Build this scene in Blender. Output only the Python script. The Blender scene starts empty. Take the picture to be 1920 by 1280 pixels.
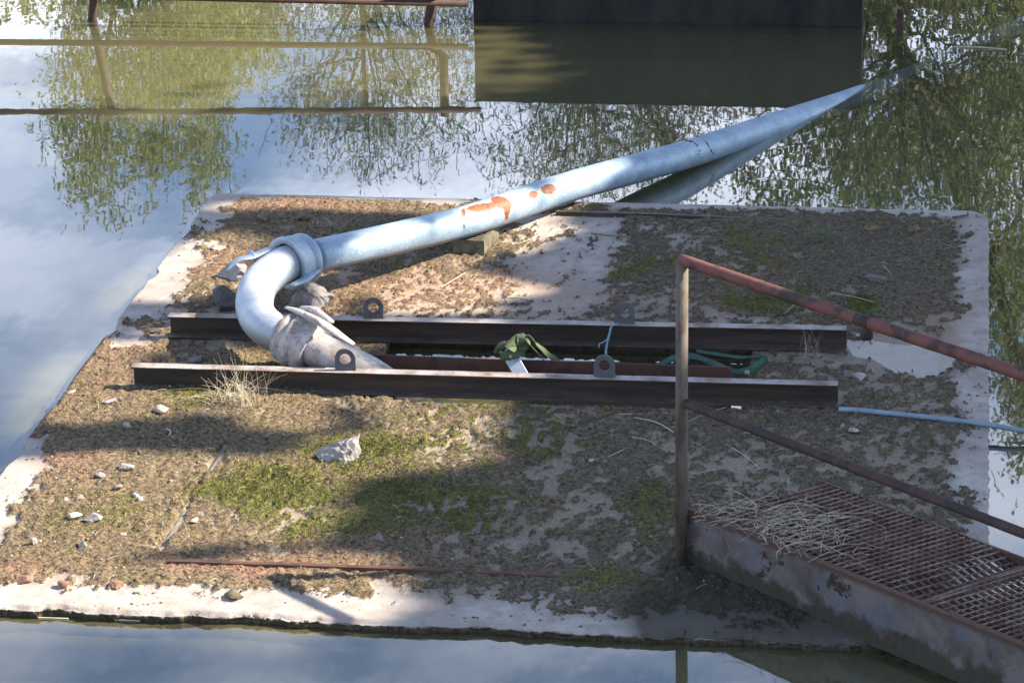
import bpy, math, random
import numpy as np
from mathutils import Vector, Matrix
random.seed(7); rng = np.random.default_rng(7)
S = bpy.context.scene; C = S.collection

# ------------------------------------------------------------------ camera
def nrm(v): v = np.array(v, float); return v/np.linalg.norm(v)
CD = nrm((895, -2198, 6000)); CL = nrm((43400, 1292, -6000)); CU = -np.cross(CL, CD)
if CU[1] > 0: CU = -CU
H = 4.6                                             # camera height over the pontoon deck
R3 = np.array((CL, CD, CU))                         # image axes -> world
cam_d = bpy.data.cameras.new('camera'); cam = bpy.data.objects.new('camera', cam_d); C.objects.link(cam)
cam_d.sensor_width = 36; cam_d.lens = 112.5; cam_d.clip_end = 600; cam_d.clip_start = .1
rx, ry, rz = R3[:, 0], -R3[:, 1], -R3[:, 2]
cam.matrix_world = Matrix(((rx[0], ry[0], rz[0], 0), (rx[1], ry[1], rz[1], 0), (rx[2], ry[2], rz[2], H), (0, 0, 0, 1)))
S.camera = cam

# ------------------------------------------------------------------ sun and sky
SAZ, SEL = math.radians(10), math.radians(38)
SUN = np.array((math.cos(SAZ)*math.cos(SEL), math.sin(SAZ)*math.cos(SEL), math.sin(SEL)))
sl = bpy.data.lights.new('sun', 'SUN'); sl.energy = 5.0; sl.angle = math.radians(.55); sl.color = (1, .87, .70)
so = bpy.data.objects.new('sun', sl); C.objects.link(so)
so.rotation_euler = Vector(SUN).to_track_quat('Z', 'Y').to_euler()
S.view_settings.view_transform = 'Standard'; S.view_settings.look = 'None'
S.view_settings.exposure = 1.6; S.view_settings.gamma = 1
W = bpy.data.worlds.new('World'); S.world = W; W.use_nodes = True
nt = W.node_tree; bg = nt.nodes['Background']
sky = nt.nodes.new('ShaderNodeTexSky'); sky.sky_type = 'NISHITA'; sky.sun_disc = False
sky.sun_elevation = SEL; sky.sun_rotation = math.radians(80); sky.ozone_density = 1.6
tc = nt.nodes.new('ShaderNodeTexCoord'); mp = nt.nodes.new('ShaderNodeMapping'); mp.inputs['Scale'].default_value = (1, 1, 2.6)
mp.inputs['Location'].default_value = (3.1, .7, .35)
no = nt.nodes.new('ShaderNodeTexNoise'); no.inputs['Scale'].default_value = 5.5; no.inputs['Detail'].default_value = 5; no.inputs['Roughness'].default_value = .5
rp = nt.nodes.new('ShaderNodeValToRGB'); rp.color_ramp.elements[0].position = .42; rp.color_ramp.elements[1].position = .74
rp.color_ramp.elements[0].color = (0.05, .05, .05, 1); rp.color_ramp.elements[1].color = (.85, .85, .85, 1)
mx = nt.nodes.new('ShaderNodeMix'); mx.data_type = 'RGBA'
nt.links.new(tc.outputs['Generated'], mp.inputs[0]); nt.links.new(mp.outputs[0], no.inputs[0]); nt.links.new(no.outputs[0], rp.inputs[0])
sxw = nt.nodes.new('ShaderNodeSeparateXYZ'); nt.links.new(tc.outputs['Generated'], sxw.inputs[0])
mr = nt.nodes.new('ShaderNodeMapRange'); mr.inputs[1].default_value = .27; mr.inputs[2].default_value = .58; mr.inputs[3].default_value = 1.; mr.inputs[4].default_value = .26; nt.links.new(sxw.outputs[2], mr.inputs[0])
mu = nt.nodes.new('ShaderNodeMath'); mu.operation = 'MULTIPLY'; nt.links.new(rp.outputs[0], mu.inputs[0]); nt.links.new(mr.outputs[0], mu.inputs[1])
nt.links.new(mu.outputs[0], mx.inputs[0]); tn = nt.nodes.new('ShaderNodeMix'); tn.data_type = 'RGBA'; tn.blend_type = 'MULTIPLY'; tn.inputs[0].default_value = 1; tn.inputs[7].default_value = (.84, 1.02, 1.26, 1); nt.links.new(sky.outputs[0], tn.inputs[6]); nt.links.new(tn.outputs[2], mx.inputs[6]); mx.inputs[7].default_value = (19.2, 19.5, 21., 1)
nt.links.new(mx.outputs[2], bg.inputs[0]); bg.inputs[1].default_value = .070
S.cycles.max_bounces = 7; S.cycles.diffuse_bounces = 3; S.cycles.glossy_bounces = 3; S.cycles.transparent_max_bounces = 24
S.cycles.caustics_reflective = False; S.cycles.caustics_refractive = False

# ------------------------------------------------------------------ picture point -> world
WZ = -.035                                          # water level
def un(px, py, z=0.):
    w = R3 @ np.array((px-960, py-640, 6000.)); t = (z-H)/w[2]; p = w*t; p[2] += H; return p
def proj(P):
    P = np.asarray(P, float) - np.array((0, 0, H)); v = P @ R3
    return 960+6000*v[..., 0]/v[..., 2], 640+6000*v[..., 1]/v[..., 2]
def uny(px, py, Y):                                 # picture point on the upright plane y = Y
    w = R3 @ np.array((px-960, py-640, 6000.)); p = w*(Y/w[1]); p[2] += H; return p
def refl(px, py, Y):                                # where the mirrored view ray reaches depth Y
    w = R3 @ np.array((px-960, py-640, 6000.)); t = (WZ-H)/w[2]; h = w*t; h[2] += H
    r = np.array((w[0], w[1], -w[2])); k = (Y-h[1])/r[1]; return h+r*k

# ------------------------------------------------------------------ helpers
_T = rng.random((256, 256))
def vnoise(x, y, s=0):
    x = np.asarray(x, float)+s*17.3; y = np.asarray(y, float)+s*9.1
    xi = np.floor(x).astype(int); yi = np.floor(y).astype(int); fx = x-xi; fy = y-yi
    fx = fx*fx*(3-2*fx); fy = fy*fy*(3-2*fy); a = xi & 255; b = (xi+1) & 255; c = yi & 255; d = (yi+1) & 255
    return (_T[a, c]*(1-fx)+_T[b, c]*fx)*(1-fy)+(_T[a, d]*(1-fx)+_T[b, d]*fx)*fy
def fbm(x, y, o=5, s=0, g=.5):
    v = 0; a = 1; t = 0
    for i in range(o): v = v+a*vnoise(x*2**i, y*2**i, s+i); t += a; a *= g
    return v/t
def sst(a, b, x): t = np.clip((x-a)/(b-a), 0, 1); return t*t*(3-2*t)
def inpoly(x, y, P):
    r = np.zeros(np.shape(x), bool); n = len(P)
    for i in range(n):
        x1, y1 = P[i]; x2, y2 = P[(i+1) % n]
        if y1 == y2: continue
        r ^= ((y1 > y) != (y2 > y)) & (x < (x2-x1)*(y-y1)/(y2-y1)+x1)
    return r
class MB:
    def __init__(s): s.v = []; s.f = []
    def add(s, v, f): o = len(s.v); s.v += [tuple(map(float, p)) for p in v]; s.f += [tuple(i+o for i in q) for q in f]
def rawmesh(name, v, f):
    me = bpy.data.meshes.new(name); v = np.asarray(v, np.float32); f = np.asarray(f, np.int32); k = f.shape[1]
    me.vertices.add(len(v)); me.vertices.foreach_set('co', v.ravel())
    me.loops.add(f.size); me.loops.foreach_set('vertex_index', f.ravel())
    me.polygons.add(len(f)); me.polygons.foreach_set('loop_start', np.arange(0, f.size, k, dtype=np.int32))
    me.update(calc_edges=True); me.validate(); return me
def fattr(me, name, vals):
    a = me.attributes.new(name, 'FLOAT', 'POINT'); a.data.foreach_set('value', np.asarray(vals, np.float32).ravel())
def obj(name, mb, mat, parent=None, smooth=False, bevel=0):
    if isinstance(mb, MB): me = bpy.data.meshes.new(name); me.from_pydata(mb.v, [], mb.f); me.update()
    else: me = mb
    if mat: me.materials.append(mat)
    if smooth: me.polygons.foreach_set('use_smooth', [True]*len(me.polygons))
    o = bpy.data.objects.new(name, me); C.objects.link(o)
    if parent: o.parent = parent; o.matrix_parent_inverse = Matrix.Translation(-parent.location)
    if bevel:
        m = o.modifiers.new('bevel', 'BEVEL'); m.width = bevel; m.segments = 2; m.limit_method = 'ANGLE'
    return o
def tag(o, label=None, cat=None, group=None, kind=None):
    if label: o['label'] = label
    if cat: o['category'] = cat
    if group: o['group'] = group
    if kind: o['kind'] = kind
    return o
def empty(name, loc, label, cat, group=None):
    o = bpy.data.objects.new(name, None); o.location = tuple(map(float, loc)); o.empty_display_size = .1; C.objects.link(o); return tag(o, label, cat, group)
def box(mb, c, sx, sy, sz, rot=None):
    c = np.array(c, float); v = [np.array((x*sx/2, y*sy/2, z*sz/2)) for x in (-1, 1) for y in (-1, 1) for z in (-1, 1)]
    if rot is not None: v = [rot @ p for p in v]
    mb.add([p+c for p in v], [(0, 1, 3, 2), (4, 6, 7, 5), (0, 4, 5, 1), (2, 3, 7, 6), (0, 2, 6, 4), (1, 5, 7, 3)])
def rotz(a): c, s = math.cos(a), math.sin(a); return np.array(((c, -s, 0), (s, c, 0), (0, 0, 1)))
def crom(pts, n):
    P = [np.array(p, float) for p in pts]; P = [2*P[0]-P[1]]+P+[2*P[-1]-P[-2]]; out = []
    for i in range(1, len(P)-2):
        for k in range(n):
            t = k/n; a, b, c, d = P[i-1:i+3]
            out.append(.5*((2*b)+(-a+c)*t+(2*a-5*b+4*c-d)*t*t+(-a+3*b-3*c+d)*t**3))
    out.append(P[-2]); return out
def tube(mb, pts, rad, seg=10, flat=1., up=(0, 0, 1), cap=True, jit=0):
    P = [np.array(p, float) for p in pts]; n = len(P); rad = [rad]*n if np.isscalar(rad) else rad
    V = []; u0 = None
    for i in range(n):
        t = nrm(P[min(i+1, n-1)]-P[max(i-1, 0)])
        if u0 is None:
            u0 = np.array(up, float); 
            if abs(u0 @ t) > .95: u0 = np.array((1., 0, 0))
        u = nrm(u0-t*(u0 @ t)); w = np.cross(t, u); u0 = u
        for k in range(seg):
            a = 2*math.pi*k/seg; r = rad[i]*(1+jit*(random.random()-.5)); V.append(P[i]+u*math.cos(a)*r*flat+w*math.sin(a)*r)
    F = [(i*seg+k, i*seg+(k+1) % seg, (i+1)*seg+(k+1) % seg, (i+1)*seg+k) for i in range(n-1) for k in range(seg)]
    if cap: F += [tuple(range(seg))[::-1], tuple((n-1)*seg+k for k in range(seg))]
    mb.add(V, F)
def rock(c, sx, sy, sz, seed, rough=.35, rot=0, sub=3, flat=.35):
    import bmesh
    bm = bmesh.new(); bmesh.ops.create_icosphere(bm, subdivisions=sub, radius=1); r = random.Random(seed)
    pl = [(nrm([r.gauss(0, 1) for _ in range(3)]), .45+.4*r.random()) for _ in range(11)]
    R = rotz(rot); mb = MB(); V = []
    for v in bm.verts:
        p = np.array(v.co)
        for n_, d in pl:
            k = p @ n_
            if k > d: p = p-n_*(k-d)
        p = p*(1+rough*.45*(vnoise(p[0]*4+seed, p[1]*4+p[2]*3)-.5)+rough*.30*(vnoise(p[0]*11+seed, p[1]*11+p[2]*9)-.5))
        p = R @ (p*np.array((sx, sy, sz)))*1.15; V.append(p+np.array(c, float)+np.array((0, 0, sz*flat)))
    mb.add(V, [tuple(v.index for v in f.verts) for f in bm.faces]); bm.free(); return mb

# ------------------------------------------------------------------ materials
class M:
    def __init__(s, name):
        s.m = bpy.data.materials.new(name); s.m.use_nodes = True; s.t = s.m.node_tree; s.p = s.t.nodes['Principled BSDF']; s.out = s.t.nodes['Material Output']
        s.tc = s.t.nodes.new('ShaderNodeTexCoord').outputs['Object']
    def n(s, t, **kw):
        x = s.t.nodes.new('ShaderNode'+t)
        for k, v in kw.items(): setattr(x, k, v)
        return x
    def put(s, a, b):
        if isinstance(a, bpy.types.NodeSocket): s.t.links.new(a, b)
        elif a is not None:
            b.default_value = (tuple(a)+(1,))[:4] if hasattr(a, '__len__') and len(b.default_value) == 4 else a
    def noise(s, sc, det=5, ro=.55, scale=None, co=None, dist=0):
        x = s.n('TexNoise'); x.inputs['Scale'].default_value = sc; x.inputs['Detail'].default_value = det; x.inputs['Roughness'].default_value = ro; x.inputs['Distortion'].default_value = dist
        co = co or s.tc
        if scale: mp = s.n('Mapping'); mp.inputs['Scale'].default_value = scale; s.put(co, mp.inputs[0]); co = mp.outputs[0]
        s.put(co, x.inputs['Vector']); return x.outputs[0]
    def ramp(s, f, stops):
        x = s.n('ValToRGB'); e = x.color_ramp.elements
        while len(e) < len(stops): e.new(.5)
        for i, (p, c) in enumerate(stops): e[i].position = p; e[i].color = (tuple(c)+(1,))[:4] if hasattr(c, '__len__') else (c, c, c, 1)
        s.put(f, x.inputs[0]); return x.outputs[0]
    def mix(s, f, a, b):
        x = s.n('Mix', data_type='RGBA'); s.put(f, x.inputs[0]); s.put(a, x.inputs[6]); s.put(b, x.inputs[7]); return x.outputs[2]
    def math(s, op, a, b=0., c=None, clamp=False):
        x = s.n('Math', operation=op); x.use_clamp = clamp; s.put(a, x.inputs[0]); s.put(b, x.inputs[1])
        if c is not None: s.put(c, x.inputs[2])
        return x.outputs[0]
    def attr(s, name): x = s.n('Attribute'); x.attribute_name = name; return x.outputs['Fac']
    def bump(s, h, st, dist, nrm_=None):
        x = s.n('Bump'); x.inputs['Strength'].default_value = st; x.inputs['Distance'].default_value = dist; s.put(h, x.inputs['Height'])
        if nrm_: s.put(nrm_, x.inputs['Normal'])
        return x.outputs[0]
    def fin(s, col, rough=.8, metal=0., normal=None, spec=None):
        s.put(col, s.p.inputs['Base Color']); s.put(rough, s.p.inputs['Roughness']); s.put(metal, s.p.inputs['Metallic'])
        if normal: s.put(normal, s.p.inputs['Normal'])
        if spec is not None: s.p.inputs['Specular IOR Level'].default_value = spec
        return s.m
def simple(name, a, b, sc=20, rough=.8, bump=.004, det=6, metal=0, spec=.5, scale=None):
    m = M(name); f = m.noise(sc, det, .6, scale); c = m.ramp(f, [(.3, a), (.7, b)])
    return m.fin(c, rough, metal, m.bump(f, .6, bump), spec)
def rusty(name, paint, rust_a, rust_b, amt=.5, sc=9, rough=.75, scale=None, streak=None):
    m = M(name); f = m.noise(sc, 7, .62, scale); g = m.noise(sc*5, 5, .6); rust = m.mix(g, rust_a, rust_b)
    k = m.ramp(f, [(amt-.05, 0), (amt+.04, 1)]); p = m.mix(m.noise(sc*2.3, 5), [c*.72 for c in paint], [min(1, c*1.15) for c in paint])
    return m.fin(m.mix(k, rust, p), rough, 0, m.bump(m.math('MULTIPLY', g, m.math('SUBTRACT', 1.3, k)), .5, .003), .4)

def slab_mat():
    m = M('concrete_with_dirt'); cov = m.attr('cover'); moss = m.attr('moss'); red = m.attr('red'); wet = m.attr('wet')
    big = m.noise(2.2, 4); n1 = m.noise(14, 8, .65); n2 = m.noise(60, 6, .65); n3 = m.noise(190, 4, .7)
    conc = m.mix(m.ramp(big, [(.35, 0), (.65, 1)]), (.34, .315, .29), (.49, .46, .425))
    conc = m.mix(m.ramp(n1, [(.38, .55), (.55, 0)]), conc, (.27, .21, .165))
    conc = m.mix(m.math('MULTIPLY', m.attr('dust'), m.ramp(n2, [(.35, 1), (.66, .62)])), conc, m.mix(n2, (.10, .080, .052), (.32, .265, .185))); conc = m.mix(m.ramp(n3, [(.30, .5), (.44, 0)]), conc, (.10, .085, .07))
    dirt = m.mix(m.ramp(n2, [(.38, 0), (.66, 1)]), m.mix(m.attr('dry'), (.030, .025, .016), (.024, .016, .008)), m.mix(m.attr('dry'), (.18, .148, .095), (.27, .20, .11)))  # low tones near black: crevice shade put into the soil colour
    dirt = m.mix(m.ramp(n3, [(.5, 0), (.75, .75)]), dirt, (.31, .26, .19))
    mossc = m.mix(m.ramp(n2, [(.3, 0), (.66, 1)]), (.016, .019, .006), (.19, .185, .045))
    redc = m.mix(m.ramp(n2, [(.35, 0), (.62, 1)]), (.12, .06, .04), (.33, .21, .14))
    c = m.mix(m.math('MULTIPLY', red, m.ramp(n1, [(.3, .5), (.6, 1)])), dirt, redc)
    mk = m.math('ADD', m.math('MULTIPLY', m.math('SUBTRACT', n1, .5), 3.6), m.math('ADD', moss, m.math('MULTIPLY', m.math('SUBTRACT', n2, .5), 1.6))); c = m.mix(m.ramp(mk, [(.32, 0), (.62, 1)]), c, mossc)
    ck = m.ramp(m.math('ADD', cov, m.math('MULTIPLY', m.math('SUBTRACT', n2, .5), 1.3)), [(.38, 0), (.56, 1)])
    silt = m.mix(m.ramp(red, [(0., 0), (.9, .75)]), conc, m.mix(n1, (.28, .18, .13), (.42, .30, .23)))
    c = m.mix(ck, silt, c)
    c = m.mix(m.math('MULTIPLY', wet, .55), c, (.10, .09, .08))
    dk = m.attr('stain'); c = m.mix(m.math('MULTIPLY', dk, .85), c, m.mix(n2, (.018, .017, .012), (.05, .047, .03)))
    ro = m.math('SUBTRACT', .93, m.math('MULTIPLY', wet, .6))
    h = m.math('ADD', m.math('MULTIPLY', n2, m.math('ADD', .25, ck)), m.math('MULTIPLY', n3, .35))
    return m.fin(c, ro, 0, m.bump(h, .9, .012), .35)
MAT = {}
MAT['slab'] = slab_mat()
def galv(name='galvanised', ca=(.20, .30, .41), cb=(.33, .43, .53)):
    m = M(name); f = m.noise(9, 5); g = m.noise(85, 4, .6); h = m.noise(3, 3)
    c = m.mix(m.ramp(f, [(.35, 0), (.65, 1)]), ca, cb); c = m.mix(m.ramp(g, [(.55, 0), (.68, .5)]), c, (.62, .68, .72))
    c = m.mix(m.ramp(g, [(.26, .45), (.36, 0)]), c, (.20, .25, .30))
    n2 = m.noise(40, 5, .65); r = m.math('ADD', m.attr('rust'), m.math('MULTIPLY', m.math('SUBTRACT', n2, .5), .75))
    c = m.mix(m.ramp(r, [(.28, 0), (.40, .5)]), c, (.55, .50, .38)); c = m.mix(m.ramp(r, [(.42, 0), (.52, 1)]), c, m.mix(m.ramp(g, [(.35, 0), (.62, 1)]), (.07, .025, .015), (.33, .11, .035)))
    dirt = m.math('ADD', m.attr('grime_shade'), m.math('MULTIPLY', m.math('SUBTRACT', f, .5), .8)); c = m.mix(m.ramp(dirt, [(.4, 0), (1.1, .75)]), c, (.15, .12, .085))  # grime tint, also carrying the painted shade of the pipe underside
    d2 = m.attr('crack'); c = m.mix(m.ramp(m.math('ADD', d2, m.math('MULTIPLY', m.math('SUBTRACT', n2, .5), .9)), [(.55, 0), (.62, 1)]), c, (.02, .02, .02))
    met = m.math('SUBTRACT', .25, m.math('MULTIPLY', m.ramp(r, [(.42, 0), (.5, 1)]), .25))
    return m.fin(c, m.ramp(g, [(.3, .42), (.7, .6)]), met, m.bump(m.math('ADD', g, m.math('MULTIPLY', m.ramp(r, [(.42, 0), (.52, 1)]), n2)), .3, .0025))
MAT['galv'] = galv()
MAT['galv_lit'] = galv('galvanised_lit_elbow', (.33, .38, .43), (.50, .54, .58))  # paler, less blue zinc: sunlit look of the elbow put into base colour
def galv_warm():
    m = M('stained_galvanised'); f = m.noise(7, 6, .6); g = m.noise(75, 5, .65); h = m.noise(16, 6, .6)
    c = m.mix(m.ramp(f, [(.35, 0), (.62, 1)]), (.30, .27, .25), (.50, .48, .46)); c = m.mix(m.ramp(g, [(.34, .8), (.47, 0)]), c, (.22, .14, .10))
    c = m.mix(m.ramp(m.math('ADD', h, m.math('MULTIPLY', m.attr('grime_shade'), .12)), [(.57, 0), (.74, .7)]), c, m.mix(g, (.12, .06, .04), (.26, .15, .10)))
    return m.fin(c, .6, .1, m.bump(g, .4, .003))
MAT['galv_w'] = galv_warm()
MAT['beam'] = rusty('dark_rusty_steel', (.030, .024, .019), (.10, .035, .018), (.05, .02, .012), .40, 7)
def beam2():
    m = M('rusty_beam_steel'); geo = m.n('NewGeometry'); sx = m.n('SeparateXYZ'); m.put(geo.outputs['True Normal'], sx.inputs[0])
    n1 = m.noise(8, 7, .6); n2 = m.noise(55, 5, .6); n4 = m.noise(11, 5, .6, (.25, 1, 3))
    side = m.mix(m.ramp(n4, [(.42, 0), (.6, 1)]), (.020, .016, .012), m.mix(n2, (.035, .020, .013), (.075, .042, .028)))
    top = m.mix(m.ramp(n1, [(.36, 0), (.58, 1)]), (.15, .105, .08), (.35, .32, .305)); top = m.mix(m.ramp(n2, [(.30, .8), (.42, 0)]), top, (.05, .035, .025))  # up-facing steel paler: sun on the flange put into the colour
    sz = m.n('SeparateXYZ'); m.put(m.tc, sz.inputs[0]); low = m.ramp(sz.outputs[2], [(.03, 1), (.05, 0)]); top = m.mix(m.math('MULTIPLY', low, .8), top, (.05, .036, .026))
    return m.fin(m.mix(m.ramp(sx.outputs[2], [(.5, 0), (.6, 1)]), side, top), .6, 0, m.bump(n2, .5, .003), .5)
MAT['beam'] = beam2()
MAT['redbar'] = rusty('red_rust_steel', (.105, .052, .037), (.045, .025, .018), (.085, .045, .032), .45, 8)
MAT['lug'] = rusty('lug_steel', (.10, .10, .11), (.11, .065, .05), (.07, .05, .045), .42, 22)
MAT['postm'] = rusty('weathered_post_steel', (.125, .105, .082), (.05, .036, .03), (.09, .062, .045), .46, 11, scale=(1, 1, .35))
MAT['rail'] = rusty('peeling_red_paint', (.15, .058, .047), (.026, .019, .017), (.070, .040, .034), .47, 8)
MAT['rail2'] = rusty('dark_rusted_rail', (.07, .036, .031), (.022, .017, .016), (.048, .030, .026), .54, 10)
MAT['grate'] = rusty('rusty_grating', (.25, .195, .165), (.11, .064, .048), (.17, .105, .082), .50, 14)
MAT['grate2'] = rusty('rusty_grating_edge', (.17, .115, .092), (.06, .034, .025), (.11, .064, .048), .5, 10)
def stringer():
    m = M('peeling_stringer_paint'); sx = m.n('SeparateXYZ'); m.put(m.tc, sx.inputs[0]); z = sx.outputs[2]
    n1 = m.noise(7, 7, .62); n2 = m.noise(38, 6, .65); n3 = m.noise(3.2, 3)
    p = m.mix(m.ramp(n1, [(.38, 0), (.6, 1)]), (.085, .068, .060), (.165, .140, .135)); p = m.mix(m.ramp(m.noise(5, 4), [(.5, 0), (.62, .6)]), p, (.10, .125, .155))
    p = m.mix(m.ramp(n2, [(.3, .8), (.40, 0)]), p, (.13, .07, .05))
    p = m.mix(m.ramp(m.noise(4.5, 8, .7), [(.585, 0), (.61, 1)]), p, m.mix(n2, (.016, .012, .009), (.05, .03, .02)))
    zz = m.math('ADD', z, m.math('MULTIPLY', m.math('SUBTRACT', n1, .5), .22))
    p = m.mix(m.ramp(zz, [(.055, 1), (.085, 0)]), p, m.mix(n2, (.018, .017, .010), (.075, .065, .045)))
    p = m.mix(m.ramp(m.math('ADD', z, m.math('MULTIPLY', m.math('SUBTRACT', n2, .5), .03)), [(.185, 0), (.197, 1)]), p, m.mix(n2, (.05, .026, .02), (.13, .068, .05)))
    return m.fin(p, .75, 0, m.bump(m.math('ADD', n2, n1), .6, .006), .4)
MAT['stringer'] = stringer()
MAT['rock'] = simple('grey_stone', (.16, .145, .14), (.44, .40, .39), 9, .9, .01)
MAT['rock_dark'] = simple('dark_stone', (.07, .06, .065), (.19, .17, .165), 9, .9, .01)
MAT['rock_pale'] = simple('pale_stone', (.20, .165, .13), (.46, .41, .36), 14, .9, .008)
MAT['brick'] = simple('mossy_brick', (.05, .05, .035), (.17, .15, .10), 26, .9, .005)
MAT['clod'] = simple('soil_clod', (.05, .038, .022), (.23, .18, .11), 40, .95, .004)
MAT['redclod'] = simple('red_clod', (.14, .07, .05), (.28, .17, .12), 30, .95, .004)
MAT['straw'] = simple('dry_straw', (.34, .29, .20), (.62, .57, .44), 30, .8, .001)
MAT['twig'] = simple('dry_twig', (.12, .09, .07), (.25, .20, .16), 30, .9, .001)
MAT['hose'] = simple('blue_grey_hose', (.13, .19, .245), (.24, .31, .37), 14, .45, .001, spec=.5)
MAT['slat'] = simple('pale_grey_slat', (.42, .46, .56), (.58, .62, .72), 5, .5, .001)
MAT['strap'] = simple('olive_webbing', (.025, .042, .02), (.10, .135, .062), 22, .85, .002)
MAT['strap2'] = simple('teal_webbing', (.018, .05, .04), (.05, .12, .095), 22, .85, .002)
MAT['twine'] = simple('blue_twine', (.08, .18, .25), (.25, .38, .44), 90, .8, .001)
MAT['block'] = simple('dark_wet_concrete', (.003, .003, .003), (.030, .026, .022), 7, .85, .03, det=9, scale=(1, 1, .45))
MAT['wrust'] = rusty('wet_rust', (.065, .033, .025), (.03, .015, .011), (.055, .028, .02), .5, 10)
MAT['bark'] = simple('bark', (.035, .028, .02), (.10, .08, .06), 9, .9, .01, scale=(1, 1, .3))
MAT['bank'] = simple('grassy_bank', (.03, .04, .015), (.09, .10, .04), 3, .95, .02)
def leafm(name, a, b, tr=.45):
    m = M(name); oi = m.noise(1.3, 3); g = m.noise(9, 3); c = m.mix(m.ramp(m.math('MULTIPLY_ADD', g, .5, m.math('MULTIPLY', oi, .5)), [(.36, 0), (.62, 1)]), a, b)
    m.fin(c, .55, 0, None, .4); t = m.n('BsdfTranslucent'); m.put(c, t.inputs[0]); x = m.n('MixShader'); x.inputs[0].default_value = tr
    m.put(m.p.outputs[0], x.inputs[1]); m.put(t.outputs[0], x.inputs[2]); m.put(x.outputs[0], m.out.inputs[0]); return m.m
MAT['leaf_warm'] = leafm('warm_green_leaves', (.12, .15, .04), (.28, .30, .10), .5)
MAT['leaf_willow'] = leafm('willow_leaves', (.07, .09, .045), (.16, .185, .10), .4)
MAT['leaf_dark'] = leafm('dark_leaves', (.065, .085, .028), (.17, .20, .065), .45)
MAT['grassg'] = leafm('green_grass', (.05, .16, .02), (.13, .30, .05), .4)
MAT['mossf'] = leafm('moss_tufts', (.04, .045, .012), (.21, .21, .05), .2)
def glassy(name):
    m = M(name)
    def wav(sc, det, scl): return m.noise(sc, det, .5, scl)
    def vn(sc, det, amp, scl):
        x = m.n('TexNoise'); x.inputs['Scale'].default_value = sc; x.inputs['Detail'].default_value = det; mp = m.n('Mapping'); mp.inputs['Scale'].default_value = scl; m.put(m.tc, mp.inputs[0]); m.put(mp.outputs[0], x.inputs['Vector'])
        a = m.n('VectorMath', operation='SUBTRACT'); m.put(x.outputs['Color'], a.inputs[0]); a.inputs[1].default_value = (.5, .5, .5); b = m.n('VectorMath', operation='MULTIPLY'); m.put(a.outputs[0], b.inputs[0]); b.inputs[1].default_value = (amp*.6, amp, 0); return b.outputs[0]
    a = m.n('VectorMath', operation='ADD'); m.put(vn(2.2, 1, .0032, (1, 1, 1)), a.inputs[0]); m.put(vn(13, 2, .0060, (1, .5, 1)), a.inputs[1])
    b = m.n('VectorMath', operation='ADD'); m.put(a.outputs[0], b.inputs[0]); b.inputs[1].default_value = (0, 0, 1); c = m.n('VectorMath', operation='NORMALIZE'); m.put(b.outputs[0], c.inputs[0]); nn = c.outputs[0]
    gl = m.n('BsdfGlossy'); gl.inputs['Roughness'].default_value = .010; m.put(nn, gl.inputs['Normal'])
    tr = m.n('BsdfTransparent'); tr.inputs[0].default_value = (.92, .95, .90, 1)
    ge = m.n('NewGeometry'); dt = m.n('VectorMath', operation='DOT_PRODUCT'); m.put(ge.outputs['Incoming'], dt.inputs[0]); m.put(ge.outputs['Normal'], dt.inputs[1])
    c1 = m.math('SUBTRACT', 1., m.math('ABSOLUTE', dt.outputs['Value'])); fa = m.math('MULTIPLY_ADD', m.math('POWER', c1, 3.), 1.0, .09, True)
    x = m.n('MixShader'); m.put(fa, x.inputs[0]); m.put(tr.outputs[0], x.inputs[1]); m.put(gl.outputs[0], x.inputs[2]); m.put(x.outputs[0], m.out.inputs[0]); return m.m
MAT['water'] = glassy('pond_surface')
def murk(name, alpha, ca, cb):
    m = M(name); c = m.mix(m.noise(.7, 4, .5, (1, .6, 1)), ca, cb); d = m.n('BsdfDiffuse'); m.put(c, d.inputs[0])
    if alpha >= 1: m.put(d.outputs[0], m.out.inputs[0]); return m.m
    t = m.n('BsdfTransparent'); x = m.n('MixShader'); x.inputs[0].default_value = alpha
    m.put(t.outputs[0], x.inputs[1]); m.put(d.outputs[0], x.inputs[2]); m.put(x.outputs[0], m.out.inputs[0]); return m.m

# ------------------------------------------------------------------ water, bed, banks
def sheet(name, x0, x1, y0, y1, z, mat, kind='structure'):
    mb = MB(); mb.add([(x0, y0, z), (x1, y0, z), (x1, y1, z), (x0, y1, z)], [(0, 1, 2, 3)]); return tag(obj(name, mb, mat), kind=kind)
sheet('water', -60, 60, 3, 27, WZ, MAT['water'])
mA, mB_ = (.20, .185, .105), (.27, .24, .14)
sheet('silty_water', -60, 60, 3, 27, WZ-.006, murk('silt_a', .42, mA, mB_), 'stuff')
sheet('silty_water', -60, 60, 3, 27, WZ-.055, murk('silt_b', .6, mA, mB_), 'stuff')
sheet('pond_bed', -60, 60, 3, 27, WZ-.22, murk('silt_bed', 1, mA, mB_))
mb = MB(); n = 40
def bank(name, y0, y1, y2, h):
    mb = MB(); xs = np.linspace(-60, 60, 61); rows = [(y0, -.6), (y1, h*.6), (y2, h), (y2+(y2-y1)*8, h*1.3)]
    V = [(x, y+(.5*math.sin(x*.7) if k < 2 else 0), z+.15*math.sin(x*1.7+k)) for k, (y, z) in enumerate(rows) for x in xs]
    mb.add(V, [(k*61+i, k*61+i+1, (k+1)*61+i+1, (k+1)*61+i) for k in range(3) for i in range(60)]); return tag(obj(name, mb, MAT['bank'], smooth=True), kind='structure')
bank('far_bank', 25, 27, 30, .6); bank('near_bank', 7.2, 6.4, 5.5, .5)
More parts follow.
